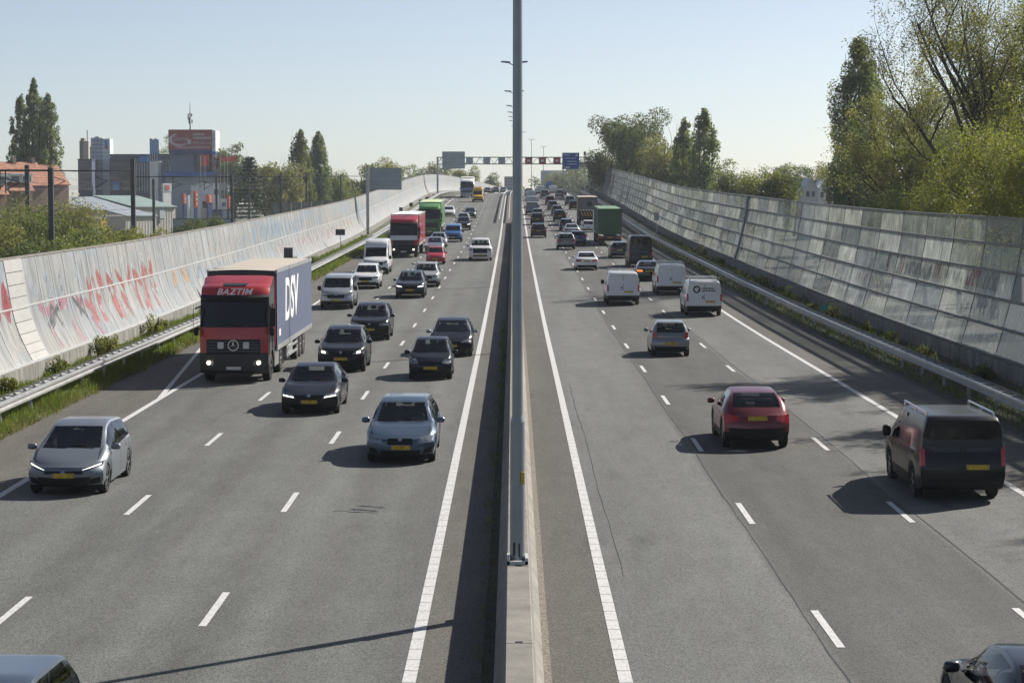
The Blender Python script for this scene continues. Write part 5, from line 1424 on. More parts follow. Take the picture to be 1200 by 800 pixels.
def grow(base, h, r0, r_, n_main=5, lean=(0, 0), levels=3, spread=.55, up=.35, start=.3):
    """tapered trunk with limbs; returns (MB, tips)"""
    mb = MB(); tips = []
    def limb(p, d, ln, rad, lev):
        n = 4; q = Vector(p); dd = Vector(d).normalized(); pts = [q.copy()]
        for i in range(n):
            dd = (dd + Vector(r_.normal(size=3)) * (.14 if lev else .05) + Vector((0, 0, .05 if lev else 0))).normalized()
            q2 = q + dd * ln / n; ra, rb = rad * (1 - i / n * .55), rad * (1 - (i + 1) / n * .55)
            mb.bar(q, q2, ra, 7 if lev == 0 else 5 if lev == 1 else 4, rb); q = q2; pts.append(q.copy())
            if lev >= 1 or i >= 2: tips.append((q.copy(), lev))
        if lev < levels:
            k = int(n_main if lev == 0 else 4)
            for j in range(k):
                t = start + (1 - start) * (j + r_.random()) / k if lev == 0 else .3 + .7 * (j + r_.random()) / k
                seg = min(int(t * n), n - 1); o = pts[seg].lerp(pts[seg + 1], t * n - seg)
                a = r_.uniform(0, 2 * math.pi); side = Vector((math.cos(a), math.sin(a), 0))
                nd = (dd * (1 - spread) + side * spread + Vector((0, 0, up))).normalized()
                limb(o, nd, ln * (.62 if lev == 0 else .58) * r_.uniform(.7, 1.15), rad * (1 - t * .5) * .55, lev + 1)
    limb(Vector(base), Vector((lean[0], lean[1], 1)), h * .62, r0, 0)
    return mb, tips
def broad_tree(name, x, y, z, h, wide, leafm, label, seed, n=9000, size=.34, group=None, trunkm='wood', cat='tree', lean=(0, 0), levels=2, clump_r=(.9, 1.9), squash=.85, hollow=False):
    r_ = np.random.default_rng(seed)
    root = empty(name, (x, y, z), label=label, cat=cat, group=group)
    mb, tips = grow((0, 0, -.3), h, h * .022, r_, n_main=7, levels=levels, lean=lean)
    mb.build('trunk', M[trunkm], root, angle=50)
    T = np.array([tuple(t[0]) for t in tips])
    # fit the limb ends into the wanted crown
    c = np.array([lean[0] * h * .5, lean[1] * h * .5, h * .58])
    m = r_.normal(size=(26, 3)); m /= np.linalg.norm(m, axis=1)[:, None]
    extra = c + m * np.array([wide * .5, wide * .5, h * .40]) * r_.uniform(.45, 1.0, (26, 1))
    sel = T[r_.choice(len(T), min(len(T), 34), replace=False)]
    cs = np.concatenate([sel, extra]); rad = r_.uniform(*clump_r, len(cs))
    L_ = clump(cs, rad, 100, r_, squash)
    if len(L_) > n: L_ = L_[r_.choice(len(L_), n, replace=False)]
    else: L_ = np.concatenate([L_, L_[r_.choice(len(L_), n - len(L_))] + r_.normal(size=(n - len(L_), 3)) * .25]) if n > len(L_) else L_
    L_[:, 2] = np.maximum(L_[:, 2], .25)
    obj('crown', crown_mesh(L_, size, r_), M[leafm], root)
    return root
def poplar(x, y, z, h, wide, label, seed, n=11000, size=.42, leafm='leafA', group='tall columnar poplars', limbs=5):
    r_ = np.random.default_rng(seed)
    root = empty('poplar_tree', (x, y, z), label=label, cat='tree', group=group)
    mb = MB(); mb.bar((0, 0, -.3), (0, 0, h * .35), h * .016, 8, h * .011); mb.bar((0, 0, h * .35), (0, 0, h * .93), h * .011, 6, .03)
    cs = []; rad = []
    for k in range(limbs):
        a = 2 * math.pi * k / limbs + r_.random(); off = wide * .5 * r_.uniform(.35, .72); hh = h * (r_.uniform(.80, .97) if k else 1.0)
        if k == 0: off = 0
        b = Vector((math.cos(a) * off * .3, math.sin(a) * off * .3, h * .08)); t_ = Vector((math.cos(a) * off * .85, math.sin(a) * off * .85, hh)); mid = Vector((math.cos(a) * off, math.sin(a) * off, hh * .5))
        mb.bar(b, mid, h * .008, 5, h * .006); mb.bar(mid, t_, h * .006, 5, .02)
    prof_t = [0, .05, .14, .35, .6, .8, .92, 1.0]; prof_r = [.25, .55, .85, 1.0, .92, .72, .48, .12]
    for j in range(230 if wide < 7 else 360):
        t = r_.random() ** .92; e = float(np.interp(t, prof_t, prof_r)); a = r_.uniform(0, 2 * math.pi); q = wide * .5 * e * r_.uniform(.15, 1.0) ** .5 * (1 + .14 * math.sin(3 * a + 5 * t + seed))
        rr = wide * .105 * r_.uniform(.6, 1.25) * (.55 + .45 * e)
        cs.append((math.cos(a) * (q - rr * .5), math.sin(a) * (q - rr * .5), h * (.05 + .95 * t) - rr)); rad.append(rr)
    mb.build('trunk', M['wood'], root)
    cs = np.array(cs); rad = np.array(rad); w = rad ** 2 / np.sum(rad ** 2)
    idx = r_.choice(len(cs), n, p=w); d = r_.normal(size=(n, 3)); d /= np.linalg.norm(d, axis=1)[:, None]
    L_ = cs[idx] + d * (rad[idx] * r_.uniform(.2, 1.05, n) ** .6)[:, None] * np.array([1, 1, 1.9])
    obj('crown', crown_mesh(L_, size, r_, up=.1), M[leafm], root)
    return root
def shrub(x, y, z, h, w, leafm, label, seed, n=5000, size=.26, name='shrub', group=None, cat='shrub', depth=None):
    r_ = np.random.default_rng(seed); depth = depth or w
    root = empty(name, (x, y, z), label=label, cat=cat, group=group)
    mb = MB()
    for k in range(7):
        a = r_.uniform(0, 6.28); mb.bar((r_.normal() * .15 * w, r_.normal() * .15 * depth, -.2), (math.cos(a) * w * .3, math.sin(a) * depth * .3, h * r_.uniform(.5, .85)), .05, 5, .015)
    mb.build('stem', M['wood'], root)
    m = int(18 + w * 3); a = r_.uniform(0, 2 * math.pi, m); q = np.sqrt(r_.random(m))
    cx, cy = np.cos(a) * q * w * .42, np.sin(a) * q * depth * .42
    top = h * (1 - .55 * q ** 2) * r_.uniform(.72, 1.0, m); cz = top * r_.uniform(.25, .92, m) ** .6
    cs = np.stack([cx, cy, cz], 1); rad = r_.uniform(.10, .22, m) * min(w, h * 1.3)
    w_ = rad ** 2 / np.sum(rad ** 2); idx = r_.choice(m, n, p=w_); d = r_.normal(size=(n, 3)); d /= np.linalg.norm(d, axis=1)[:, None]
    L_ = cs[idx] + d * (rad[idx] * r_.uniform(.2, 1.0, n) ** .5)[:, None]
    L_[:, 2] = np.maximum(np.abs(L_[:, 2]), .03)
    obj('foliage', crown_mesh(L_, size, r_), M[leafm], root)
    return root
GZ = -.6
# right: trees behind the glass wall
poplar(pw(1004, 250), 250, GZ, pz(47, 250) - GZ, 8.4, 'tall dark poplar left of the bare branched trees behind the glass wall', 1, 52000, .30, limbs=9)
def bare_tree(x, y, h, label, seed, leafm='leafD', n=5200, lean=(0, 0), size=.26, levels=3, spread=.5, group='half bare trees behind the glass wall'):
    r_ = np.random.default_rng(seed); root = empty('bare_tree', (x, y, GZ), label=label, cat='tree', group=group)
    mb, tips = grow((0, 0, -.3), h, h * .018, r_, n_main=12, levels=levels, lean=lean, spread=spread, up=.28, start=.25)
    mb.build('trunk', M['wood_d'], root, angle=50)
    T = np.array([tuple(t[0]) for t in tips if t[1] >= 2]); idx = r_.choice(len(T), n)
    L_ = T[idx] + r_.normal(size=(n, 3)) * .30
    obj('crown', crown_mesh(L_, size, r_), M[leafm], root)
    return root
bare_tree(pw(1152, 150), 150, 25.5, 'tall half bare tree with dark spreading branches at the upper right', 11, n=38000, spread=.5, levels=4, size=.16)
bare_tree(pw(1192, 158), 158, 25, 'half bare tree cut by the right edge of the picture', 12, n=38000, spread=.46, levels=4, size=.16)
bare_tree(pw(1075, 190), 190, 17.5, 'leaning half bare tree between the poplar and the tall bare tree', 13, lean=(-.28, 0), n=32000, spread=.55, levels=4, size=.18)
bare_tree(pw(1110, 210), 210, 20, 'thin half bare tree standing deep behind the leaning one', 14, n=7000)
broad_tree('leafy_tree', pw(1050, 215), 215, GZ, 18, 14, 'leafC', 'dark leafy tree at the foot of the tall poplar', 15, 28000, .24)
broad_tree('leafy_tree', pw(1100, 180), 180, GZ, 15.5, 13, 'leafE', 'mid green tree below the leaning bare tree', 16, 34000, .19)
broad_tree('leafy_tree', pw(1165, 135), 135, GZ, 12.6, 10.5, 'leafB', 'fresh yellow green tree at the right edge above the glass wall', 17, 42000, .15)
broad_tree('leafy_tree', pw(1220, 122), 122, GZ, 13.5, 9.5, 'leafB', 'bright green tree half outside the right edge', 18, 32000, .15)
broad_tree('leafy_tree', pw(1125, 140), 140, GZ, 9.2, 8, 'leafB', 'low yellow green tree next to the wall top below the bare trees', 19, 34000, .14)
broad_tree('leafy_tree', pw(1085, 150), 150, GZ, 8.3, 7.5, 'leafE', 'small green tree showing just above the glass wall', 20, 30000, .15)
broad_tree('leafy_tree', pw(1180, 200), 200, GZ, 21.5, 16, 'leafC', 'tall dark tree filling the gap behind the right bare trees', 21, 32000, .26)
broad_tree('leafy_tree', pw(1035, 175), 175, GZ, 8.4, 8, 'leafC', 'dark low tree right of the white gabled houses', 22, 24000, .18)
shrub(pw(990, 182), 182, GZ, 7.6, 7, 'leafF', 'pale blossoming bush beside the white gabled house', 23, 8000, .24)
# line of trees along the far right
for i, (px, D, top, w, lm, lb) in enumerate(((725, 430, 128, 13, 'leafC', 'big round dark tree at the far end of the glass wall'), (752, 415, 130, 12, 'leafC', 'broad dark tree joined to the big round tree'), (775, 400, 150, 9, 'leafD', 'olive tree between the round tree and the poplars'))):
    broad_tree('leafy_tree', pw(px, D), D, GZ, pz(top, D) - GZ, w, lm, lb, 30 + i, 24000, .42, clump_r=(1.4, 3.0))
poplar(pw(800, 365), 365, GZ, pz(138, 365) - GZ, 6.0, 'left one of the two dark poplars right of the round tree', 35, 12000, .45)
poplar(pw(824, 350), 350, GZ, pz(128, 350) - GZ, 6.6, 'right and taller one of the two dark poplars', 36, 13000, .45)
shrub(pw(748, 390), 390, 3, 9.5, 8, 'leafB', 'pale yellow bush in front of the round dark tree', 37, 5000, .4)
for i, (px, D, top, w, lm) in enumerate(((845, 330, 206, 9, 'leafE'), (870, 310, 200, 10, 'leafC'), (893, 300, 197, 9, 'leafB'), (906, 300, 194, 8, 'leafE'), (930, 480, 192, 15, 'leafC'), (964, 490, 190, 15, 'leafB'), (1012, 290, 183, 10, 'leafC'), (1018, 300, 160, 11, 'leafE'))):
    broad_tree('leafy_tree', pw(px, D), D, GZ, pz(top, D) - GZ, w, lm, '%s tree in the low green row behind the glass wall, %s from the poplars' % ({'leafE': 'mid green', 'leafC': 'dark green', 'leafB': 'yellow green'}[lm], ('first', 'second', 'third', 'fourth', 'fifth', 'sixth', 'seventh', 'eighth')[i]), 40 + i, 15000, .30, group='low trees behind the glass wall')
# trees just outside the right edge whose branches shade the lanes
for i, (x, y, h) in enumerate(((26.5, 83, 17), (31, 92, 18), (27.5, 69, 16), (29, 56.5, 15.5))):
    bare_tree(x, y, h, ('%s roadside tree beyond the right edge, known by its branch shadow' % ('far', 'second', 'third', 'near')[i]), 60 + i, n=42000, size=.19, leafm='leafE', group='roadside trees right of the view')

# left: poplars and trees behind the railway
for i, (px, D, top, w) in enumerate(((27, 452, 112, 6.0), (43, 450, 94, 6.2), (58, 446, 110, 6.8))):
    poplar(pw(px, D), D, GZ, pz(top, D) - GZ, w, ('left, lower column of the poplar trio at the far left', 'middle and tallest of the poplar trio at the far left', 'right column of the poplar trio at the far left')[i], 70 + i, 17000, .50)
for i, (px, D, top, w) in enumerate(((353, 520, 153, 7.0), (374, 535, 155, 7.4))):
    poplar(pw(px, D), D, GZ, pz(top, D) - GZ, w, ('left of the two poplars above the railway', 'right of the two poplars above the railway')[i], 75 + i, 15000, .55, leafm='leafE' if i == 0 else 'leafA')
def conifer(px, D, top, label, seed):
    r_ = np.random.default_rng(seed); h = pz(top, D) - GZ; root = empty('conifer_tree', (pw(px, D), D, GZ), label=label, cat='tree')
    mb = MB(); mb.bar((0, 0, -.3), (0, 0, h), h * .014, 7, .03); C = []
    for k in range(16):
        z = h * (.25 + .74 * k / 15); ln = h * .26 * (1 - (k / 16) ** 1.4) + .4
        for j in range(6):
            a = j * 1.05 + k * .7 + r_.random() * .4; e = Vector((math.cos(a) * ln, math.sin(a) * ln, z - .06 * ln + .1 * h * .1)); mb.bar((0, 0, z), e, .05, 4, .02)
            t = r_.random(70)[:, None] ** .7; C.append(np.array([0, 0, z]) * (1 - t) + np.array(tuple(e)) * t + r_.normal(size=(70, 3)) * np.array([.3, .3, .16]))
    mb.build('trunk', M['wood_d'], root); obj('crown', crown_mesh(np.concatenate(C), .5, r_, up=.8), M['needle'], root)
conifer(293, 470, 186, 'dark conifer with level branches above the railway', 80)
for i, (px, D, top, w, lm, lb) in enumerate((
    (325, 500, 188, 9, 'leafD', 'olive tree between the conifer and the poplars'), (312, 540, 200, 9, 'leafE', 'green tree right behind the conifer'),
    (392, 560, 200, 9, 'leafE', 'green tree right of the two poplars'), (410, 600, 205, 10, 'leafD', 'olive tree left of the big sign back'),
    (264, 640, 170, 7, 'leafC', 'dark tree behind the red flags'), (276, 620, 178, 6, 'leafC', 'dark narrow tree right of the red flags'),
    (193, 700, 172, 6, 'leafE', 'tree top between the blue banners and the billboard'),
    (455, 640, 186, 14, 'leafD', 'round olive tree behind the big sign back'), (468, 650, 192, 10, 'leafE', 'green tree right of the round olive tree'), (490, 760, 200, 5, 'leafA', 'small dark tree between two tree groups'),
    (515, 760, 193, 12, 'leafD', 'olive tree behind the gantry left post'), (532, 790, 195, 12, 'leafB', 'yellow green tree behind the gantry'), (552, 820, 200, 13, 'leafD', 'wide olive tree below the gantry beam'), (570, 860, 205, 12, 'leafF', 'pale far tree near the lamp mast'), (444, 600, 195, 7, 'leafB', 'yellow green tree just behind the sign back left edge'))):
    broad_tree('leafy_tree', pw(px, D), D, GZ, pz(top, D) - GZ, w * 1.35, lm, lb, 90 + i, 11000, .55, clump_r=(1.3, 2.7), group='trees on the left horizon')
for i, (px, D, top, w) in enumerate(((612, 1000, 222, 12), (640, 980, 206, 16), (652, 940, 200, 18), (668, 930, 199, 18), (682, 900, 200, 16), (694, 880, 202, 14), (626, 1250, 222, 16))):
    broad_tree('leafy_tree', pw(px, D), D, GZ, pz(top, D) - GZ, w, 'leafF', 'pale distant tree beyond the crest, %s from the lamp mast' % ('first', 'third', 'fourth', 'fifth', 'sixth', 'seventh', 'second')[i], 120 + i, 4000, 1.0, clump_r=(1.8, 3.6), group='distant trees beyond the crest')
# scrub between wall and railway
SC = [(20, 238, 222, 12, 'leafE', 'big green bush at the left edge behind the wall'), (52, 232, 226, 11, 'leafE', 'large green bush around the thick railway post'), (84, 236, 224, 9, 'leafD', 'olive bush left of the pale shed'), (8, 200, 262, 7, 'leafD', 'brownish low bush at the left edge on the wall'),
      (100, 225, 262, 9, 'leafE', 'green scrub in front of the shed'), (128, 235, 264, 9, 'leafB', 'yellow green scrub in front of the shed'), (152, 246, 264, 9, 'leafB', 'yellow scrub between the two railway posts'), (178, 258, 266, 8, 'leafB', 'yellow green scrub right of the second post'), (205, 270, 268, 8, 'leafD', 'olive scrub below the graffiti wall'), (72, 205, 268, 10, 'leafE', 'low green scrub along the wall top left'), (40, 190, 272, 9, 'leafC', 'dark low scrub along the wall top at the far left'),
      (228, 350, 252, 7, 'leafC', 'dark hedge bush below the red signs'), (250, 360, 250, 8, 'leafC', 'dark hedge bush below the white showroom')]
for i, (px, D, top, w, lm, lb) in enumerate(SC):
    shrub(pw(px, D), D, GZ, pz(top, D) - GZ, w, lm, lb, 150 + i, 9000, .27, group='scrub along the railway')
c = P(-16.5, 154, 0); shrub(c.x, c.y, c.z, 1.9, 2.6, 'leafE', 'rounded green bush by the guard rail behind the trailer', 170, 5000, .12)

# grass on the verges, weeds at plinth and barrier
def blades(name, n, fx, label, m='grass', hgt=(.1, .32), seed=1, Dr=(38, 240), pw_=2.0, lean=.25):
    r_ = np.random.default_rng(seed); t = r_.random(n) ** pw_; D = Dr[0] + (Dr[1] - Dr[0]) * t
    x = fx(r_, n, D); z = np.interp(D, _fd, _fz) + .03; h = r_.uniform(*hgt, n) * (1 + .6 * np.sin(D * .9) * np.sin(D * .23 + x * 2)); h = np.maximum(h, .05)
    w = .007 + .00020 * (D - 30); a = r_.uniform(0, math.pi, n)
    dx, dy = np.cos(a) * w, np.sin(a) * w; lx, ly = r_.normal(size=n) * h * lean, r_.normal(size=n) * h * lean
    V = np.stack([np.stack([x - dx, D - dy, z - .05], 1), np.stack([x + dx, D + dy, z - .05], 1), np.stack([x + lx + dx * .3, D + ly + dy * .3, z + h], 1), np.stack([x + lx - dx * .3, D + ly - dy * .3, z + h], 1)], 1).reshape(-1, 3)
    o = obj(name, mesh_np(name, V, np.arange(4 * n).reshape(-1, 4)), M[m]); tag(o, label, 'grass', kind='stuff')
blades('grass', 70000, lambda r_, n, D: -14.42 - 3.05 * r_.random(n) ** .9 + .25 * np.sin(D * .8) * (r_.random(n) < .3), 'sunlit green grass strip under the left guard rail', seed=3, hgt=(.08, .30))
blades('dry_grass', 22000, lambda r_, n, D: -14.36 - 3.1 * r_.random(n) ** 1.4, 'straw coloured dry grass mixed into the left verge', m='dry', seed=6, hgt=(.04, .2), lean=.6)
blades('grass', 14000, lambda r_, n, D: 14.7 + 3.2 * r_.random(n), 'shaded grass and weeds under the right guard rail', seed=4, hgt=(.06, .26), Dr=(45, 240))
blades('weeds', 1100, lambda r_, n, D: -.32 - .3 * r_.random(n), 'thin weeds along the shaded foot of the concrete barrier', seed=5, hgt=(.03, .13), Dr=(18, 110), pw_=1.6, lean=.8)
k = 0
for i, (D, x, h) in enumerate(((62, -17.1, .7), (66, -17.15, .9), (70.5, -17.1, .8), (78, -17.0, .9), (86, -16.9, 1.2), (88, -17.0, 1.0), (98, -16.9, 1.3), (101, -17.0, .9), (128, -16.9, 1.0), (175, -16.8, 1.1))):
    c = P(x, D, 0); shrub(c.x, c.y, c.z, h, h * 1.0, 'leafE' if i % 2 else 'leafB', 'green weed clump at the plinth of the curved wall, %s from the front' % ('first', 'second', 'third', 'fourth', 'fifth', 'sixth', 'seventh', 'eighth', 'ninth', 'tenth')[i], 200 + i, 700, .10, name='weed_clump', cat='plant', group='weeds at the left plinth')
for i in range(16):
    D = 74 + 8.5 * i + 3 * rng.random(); c = P(16.6 + .8 * rng.random(), D, 0); h = .5 + .7 * rng.random()
    shrub(c.x, c.y, c.z, h, h * 1.3, ('leafE', 'leafD', 'leafB')[i % 3], 'weed clump below the glass wall, %s from the front' % ('first', 'second', 'third', 'fourth', 'fifth', 'sixth', 'seventh', 'eighth', 'ninth', 'tenth', 'eleventh', 'twelfth', 'thirteenth', 'fourteenth', 'fifteenth', 'sixteenth')[i], 230 + i, 500, .11, name='weed_clump', cat='plant', group='weeds below the glass wall')

# ------------------------------------------------------------------ railway portals and wires
POR = [(204, 197, 10), (248, 186, 11), (335, 204, 9), (406, 203, 9), (456, 202, 8), (547, 205, 8), (621, 208, 8)]
NUM = ('first', 'second', 'third', 'fourth', 'fifth', 'sixth', 'seventh')
tops = []
for i, (D, ty, _) in enumerate(POR):
    z = pz(ty, D); bz_ = pz({0: 197.5, 1: 198.5}.get(i, 206), D) - .2
    r0 = empty('railway_portal', (-51.2, D, GZ), label='dark steel railway portal behind the curved wall, %s from the front' % NUM[i], cat='railway mast', group='railway portals')
    for x in (6.2, -6.3):
        mb = MB(); w = .24 if i < 2 else .2; mb.box(x - w, x + w, -w, w, 0, z - GZ - (0 if x > 0 else .8)); mb.build('post', M['darksteel'], r0)
    mb = MB(); mb.box(-12, 6.4, -.09, .09, bz_ - GZ - .08, bz_ - GZ + .08); mb.build('beam', M['darksteel'], r0)
    for x in (-9.5, -3.2, 1.8):
        mb = MB(); mb.bar((x, 0, bz_ - GZ), (x, 0, bz_ - GZ - 2.2), .07, 5); mb.bar((x, 0, bz_ - GZ - 1.9), (x + 1.4, 0, bz_ - GZ - 1.2), .05, 5); mb.bar((x, 0, bz_ - GZ - .7), (x + 1.4, 0, bz_ - GZ - 1.2), .05, 5); mb.build('cantilever', M['darksteel'], r0)
    tops.append((D, bz_))
tops = [(140, 10)] + tops
for k, (x, dz0, sag) in enumerate(((-59.3, -.8, 1.0), (-59.3, -2.0, .05), (-53, -.8, 1.0), (-53, -2.0, .05), (-48, -.8, .9), (-48, -2.0, .05), (-45, .3, .6))):
    mb = MB()
    for (a, za), (b, zb) in zip(tops[:-1], tops[1:]):
        pts = [Vector((x, a + (b - a) * t, za + (zb - za) * t + dz0 - sag * 4 * t * (1 - t))) for t in np.linspace(0, 1, 8)]
        for p, q in zip(pts[:-1], pts[1:]): mb.bar(p, q, .014, 4)
    tag(mb.build('overhead_wire', M['darksteel']), 'thin overhead railway wire, %s counted from the far side' % NUM[k], 'wire', 'overhead wires')

# ------------------------------------------------------------------ buildings on the left
def bmat(name, c, **k): return mat(name, c, .7, var=.12, vscale=.35, **k)
B = dict(greyc=bmat('cladding_grey', (.42, .46, .50)), greyl=bmat('cladding_light', (.58, .62, .64)), brown=bmat('brick_brown', (.20, .15, .12)), dark=bmat('dark_glass_wall', (.035, .042, .05)), lattice=bmat('grey_lattice', (.14, .145, .15)), blue=bmat('blue_band', (.03, .12, .38)), bgrey=bmat('blue_grey', (.17, .205, .27)), bgrey2=bmat('blue_grey_light', (.30, .345, .40)), orange=mat('roof_tiles', (.34, .155, .095), .85, var=.3, vscale=1.2), redsign=mat('red_sign', (.34, .06, .05), .6, var=.1), navy=mat('navy_sign', (.02, .04, .16), .6), rw=mat('red_white', (.55, .06, .05), .6), orangesign=mat('orange_sign', (.62, .10, .035), .6), shed=bmat('shed_wall', (.50, .47, .41)), shedroof=mat('shed_roof', (.24, .27, .30), .6, var=.2, vscale=.5), shedgreen=mat('green_roof', (.20, .27, .25), .6, var=.2, vscale=.5), win=mat('window_glass', (.03, .04, .05), .1, spec=.6), ltblue=mat('banner_blue', (.05, .22, .55), .6))
def bbox(name, parent, px0, px1, py0, py1, D, m, depth=12, dy=0):
    """a block whose front stands at distance D; extents given as sight lines at that distance"""
    ox, oy, oz = parent.location
    x0, x1 = pw(px0, D), pw(px1, D); z1, z0 = pz(py0, D), (GZ if py1 is None else pz(py1, D))
    mb = MB(); mb.box(x0 - ox, x1 - ox, D - oy + dy, D - oy + dy + depth, z0 - oz, z1 - oz); return mb.build(name, m, parent)
def building(name, px, D, label, cat='building'): return empty(name, (pw(px, D), D, GZ), label=label, cat=cat)
def window_grid(parent, px0, px1, py0, py1, D, nx, nz, m=None, gap=.3, frame=True):
    for i in range(nx):
        for j in range(nz):
            a = px0 + (px1 - px0) * (i + gap / 2) / nx; b = px0 + (px1 - px0) * (i + 1 - gap / 2) / nx
            c = py0 + (py1 - py0) * (j + gap / 2) / nz; d = py0 + (py1 - py0) * (j + 1 - gap / 2) / nz
            w = bbox('window', parent, a, b, c, d, D, m or B['win'], .1, -.06)
# tower block
t = building('office_tower', 118, 690, 'slim grey office tower with ribbed cladding and a small blue emblem')
bbox('wall', t, 108.5, 122, 162, None, 690, B['greyc'], 5); bbox('wall', t, 122, 130.5, 163, None, 689.5, B['greyl'], 6)  # right wall paler: sunlight on that face is put into its colour
for j in range(13):
    y = 165 + j * 4.6; bbox('cladding_joint', t, 108.5, 122, y, y + .7, 690, B['bgrey'], .1, -.08); bbox('cladding_joint', t, 122, 130.5, y, y + .7, 689.5, B['greyc'], .1, -.08)
bbox('emblem', t, 124.8, 127.8, 165, 175, 689.5, B['ltblue'], .1, -.12); bbox('emblem', t, 124.8, 127.8, 172, 175, 689.5, B['rw'], .1, -.2); bbox('roof_rail', t, 113, 118, 160.5, 162.5, 692, B['greyc'], 1)
t = building('brown_tower', 100, 720, 'brown stair tower with an antenna left of the grey tower')
bbox('wall', t, 95, 99, 165.5, None, 720, B['brown'], 5); bbox('wall', t, 99, 105.5, 166, None, 719, bmat('tan_wall', (.34, .30, .26)), 6); bbox('roof_box', t, 96.5, 100.5, 162.5, 166, 722, B['brown'], 3); bbox('antenna', t, 103.8, 104.6, 153, 166, 722, M['darksteel'], .3)
bbox('service_duct', t, 105.5, 108.5, 172, None, 722, B['dark'], 4)
t = building('glass_office', 100, 680, 'dark blue glazed office block below the towers')
bbox('wall', t, 93, 109, 188, None, 680, bmat('navy_wall', (.05, .075, .125)), 14); window_grid(t, 94, 108.5, 190, 224, 680, 4, 8); bbox('roof', t, 92.5, 109.5, 186.6, 188, 679.8, B['dark'], 15)
t = building('dark_hall', 175, 660, 'long dark hall with a blue roof band left of the billboard')
bbox('wall', t, 130, 200, 186, None, 660, B['bgrey'], 30); bbox('roof', t, 130.5, 220, 181, 186.5, 659, mat('roof_band', (.035, .06, .11), .6), 31); bbox('curtain_wall', t, 130, 156, 188, None, 658.5, B['dark'], 1); window_grid(t, 131, 156, 190, 225, 658.4, 6, 5, gap=.25)
bbox('lattice_wall', t, 157, 186, 190, None, 657, B['lattice'], 2)
for k in range(9): bbox('lattice_post', t, 158 + k * 3.1, 158.7 + k * 3.1, 191, 226, 656.9, B['greyc'], .2, -.1)
window_grid(t, 192, 219, 187.5, 197, 658.9, 7, 1, gap=.35)
bbox('blue_sign', t, 165, 175, 183.5, 190, 655, B['ltblue'], .4); bbox('blue_sign', t, 134, 141, 213.5, 223, 657.5, B['ltblue'], .3)
t = building('billboard_building', 226, 640, 'showroom building carrying a huge red billboard with a white swoosh')
bbox('wall', t, 201, 252, 180, None, 640, B['bgrey'], 14); bbox('glass_bay', t, 229, 250, 180.5, 203, 639.6, B['dark'], .6); window_grid(t, 229.5, 249.5, 181, 202, 639.5, 1, 4, gap=.2)
bbox('billboard', t, 199, 250, 152.5, 176, 638, B['redsign'], 2); bbox('billboard_base', t, 199, 250, 176, 180.5, 638, B['navy'], 2)
bbox('side_face', t, 250.15, 254, 153.5, 178, 637.8, M['white'], 9); bbox('side_face', t, 250.2, 254, 178, 181.5, 637.9, B['blue'], 9); bbox('side_face', t, 250.2, 254, 181.5, 201, 637.9, bmat('pink_side', (.62, .42, .42)), 8)
for k in range(4): bbox('side_mark', t, 250.9 + (k % 2), 253.0 - (k % 2) * .5, 184 + 4.2 * k, 187.2 + 4.2 * k, 637.8, B['rw'], .1, -.15)
bbox('side_mark', t, 251.2, 252.8, 157, 173, 637.7, B['greyc'], .1, -.1)
oz = Vector(t.location)
palered = mat('pale_print', (.62, .50, .50), .6)
# swoosh of the billboard
mb = MB(); vs = []; fs = []
for i in range(22):
    a = R(105 + 215 * i / 21); w_ = .25 + .55 * math.sin(math.pi * i / 21)
    for q in (1, -1):
        rx, rz = 2.25 + q * w_ / 2, 1.75 + q * w_ / 2
        vs.append((pw(212.0, 637.8) + 1.25 * rx * math.cos(a) - oz.x, 637.7 - oz.y, pz(164, 637.8) + rz * math.sin(a) - oz.z))
for i in range(21): fs.append((2 * i, 2 * i + 1, 2 * i + 3, 2 * i + 2))
obj('emblem', mesh('emblem', vs, fs), palered, t)
obj('lettering', text_mesh('Gsmit', 2.0, .01, shear=.2), palered, t, (pw(212.5, 637.7) - oz.x, 637.65 - oz.y, pz(163, 637.7) - oz.z), FACE_CAM)
for tx, py, s_ in (('AFSLAG 112', 168.2, 1.15),): obj('lettering', text_mesh(tx, s_, .01), palered, t, (pw(238.5, 637.7) - oz.x, 637.65 - oz.y, pz(py, 637.7) - oz.z), FACE_CAM)
for py, a, b, h_ in ((158.0, 228, 241, 1.0), (162.3, 228, 248.5, 1.0), (173.2, 207, 246, .7)):
    mb = MB(); x = a; i = 0
    while x < b:
        w_ = (1.0, .7, 1.2, .6)[i % 4]; mb.box(pw(x, 637.7) - oz.x, pw(x + w_, 637.7) - oz.x, 637.62 - oz.y, 637.7 - oz.y, pz(py, 637.7) - oz.z - h_ / 2 * .7, pz(py, 637.7) - oz.z + h_ / 2 * .7); x += w_ + (.35 if i % 6 else .8); i += 1
    mb.build('lettering', palered, t)
bbox('print_block', t, 221, 225.5, 164, 169.5, 637.8, palered, .1, -.1)
mb = MB(); ax = pw(224.5, 645) - oz.x; mb.bar((ax, 5, pz(153, 645) - oz.z), (ax, 5, pz(121, 645) - oz.z), .22, 6, .06)
for (dx, y0, y1) in ((-.55, 134, 141), (.5, 134, 137.5), (.62, 141, 145), (0, 133, 142), (-.3, 139, 146)): mb.box(ax + dx - .16, ax + dx + .16, 4.8, 5.2, pz(y1, 645) - oz.z, pz(y0, 645) - oz.z)
mb.build('antenna', M['darksteel'], t)
bbox('canopy', t, 193, 287, 201.5, 207, 632, B['blue'], 6); bbox('showroom_wall', t, 195, 268, 207, None, 634, B['bgrey2'], 4)
t = building('white_showroom', 258, 600, 'white showroom block with a stepped facade beneath the billboard'); t.rotation_euler = (0, 0, R(40))
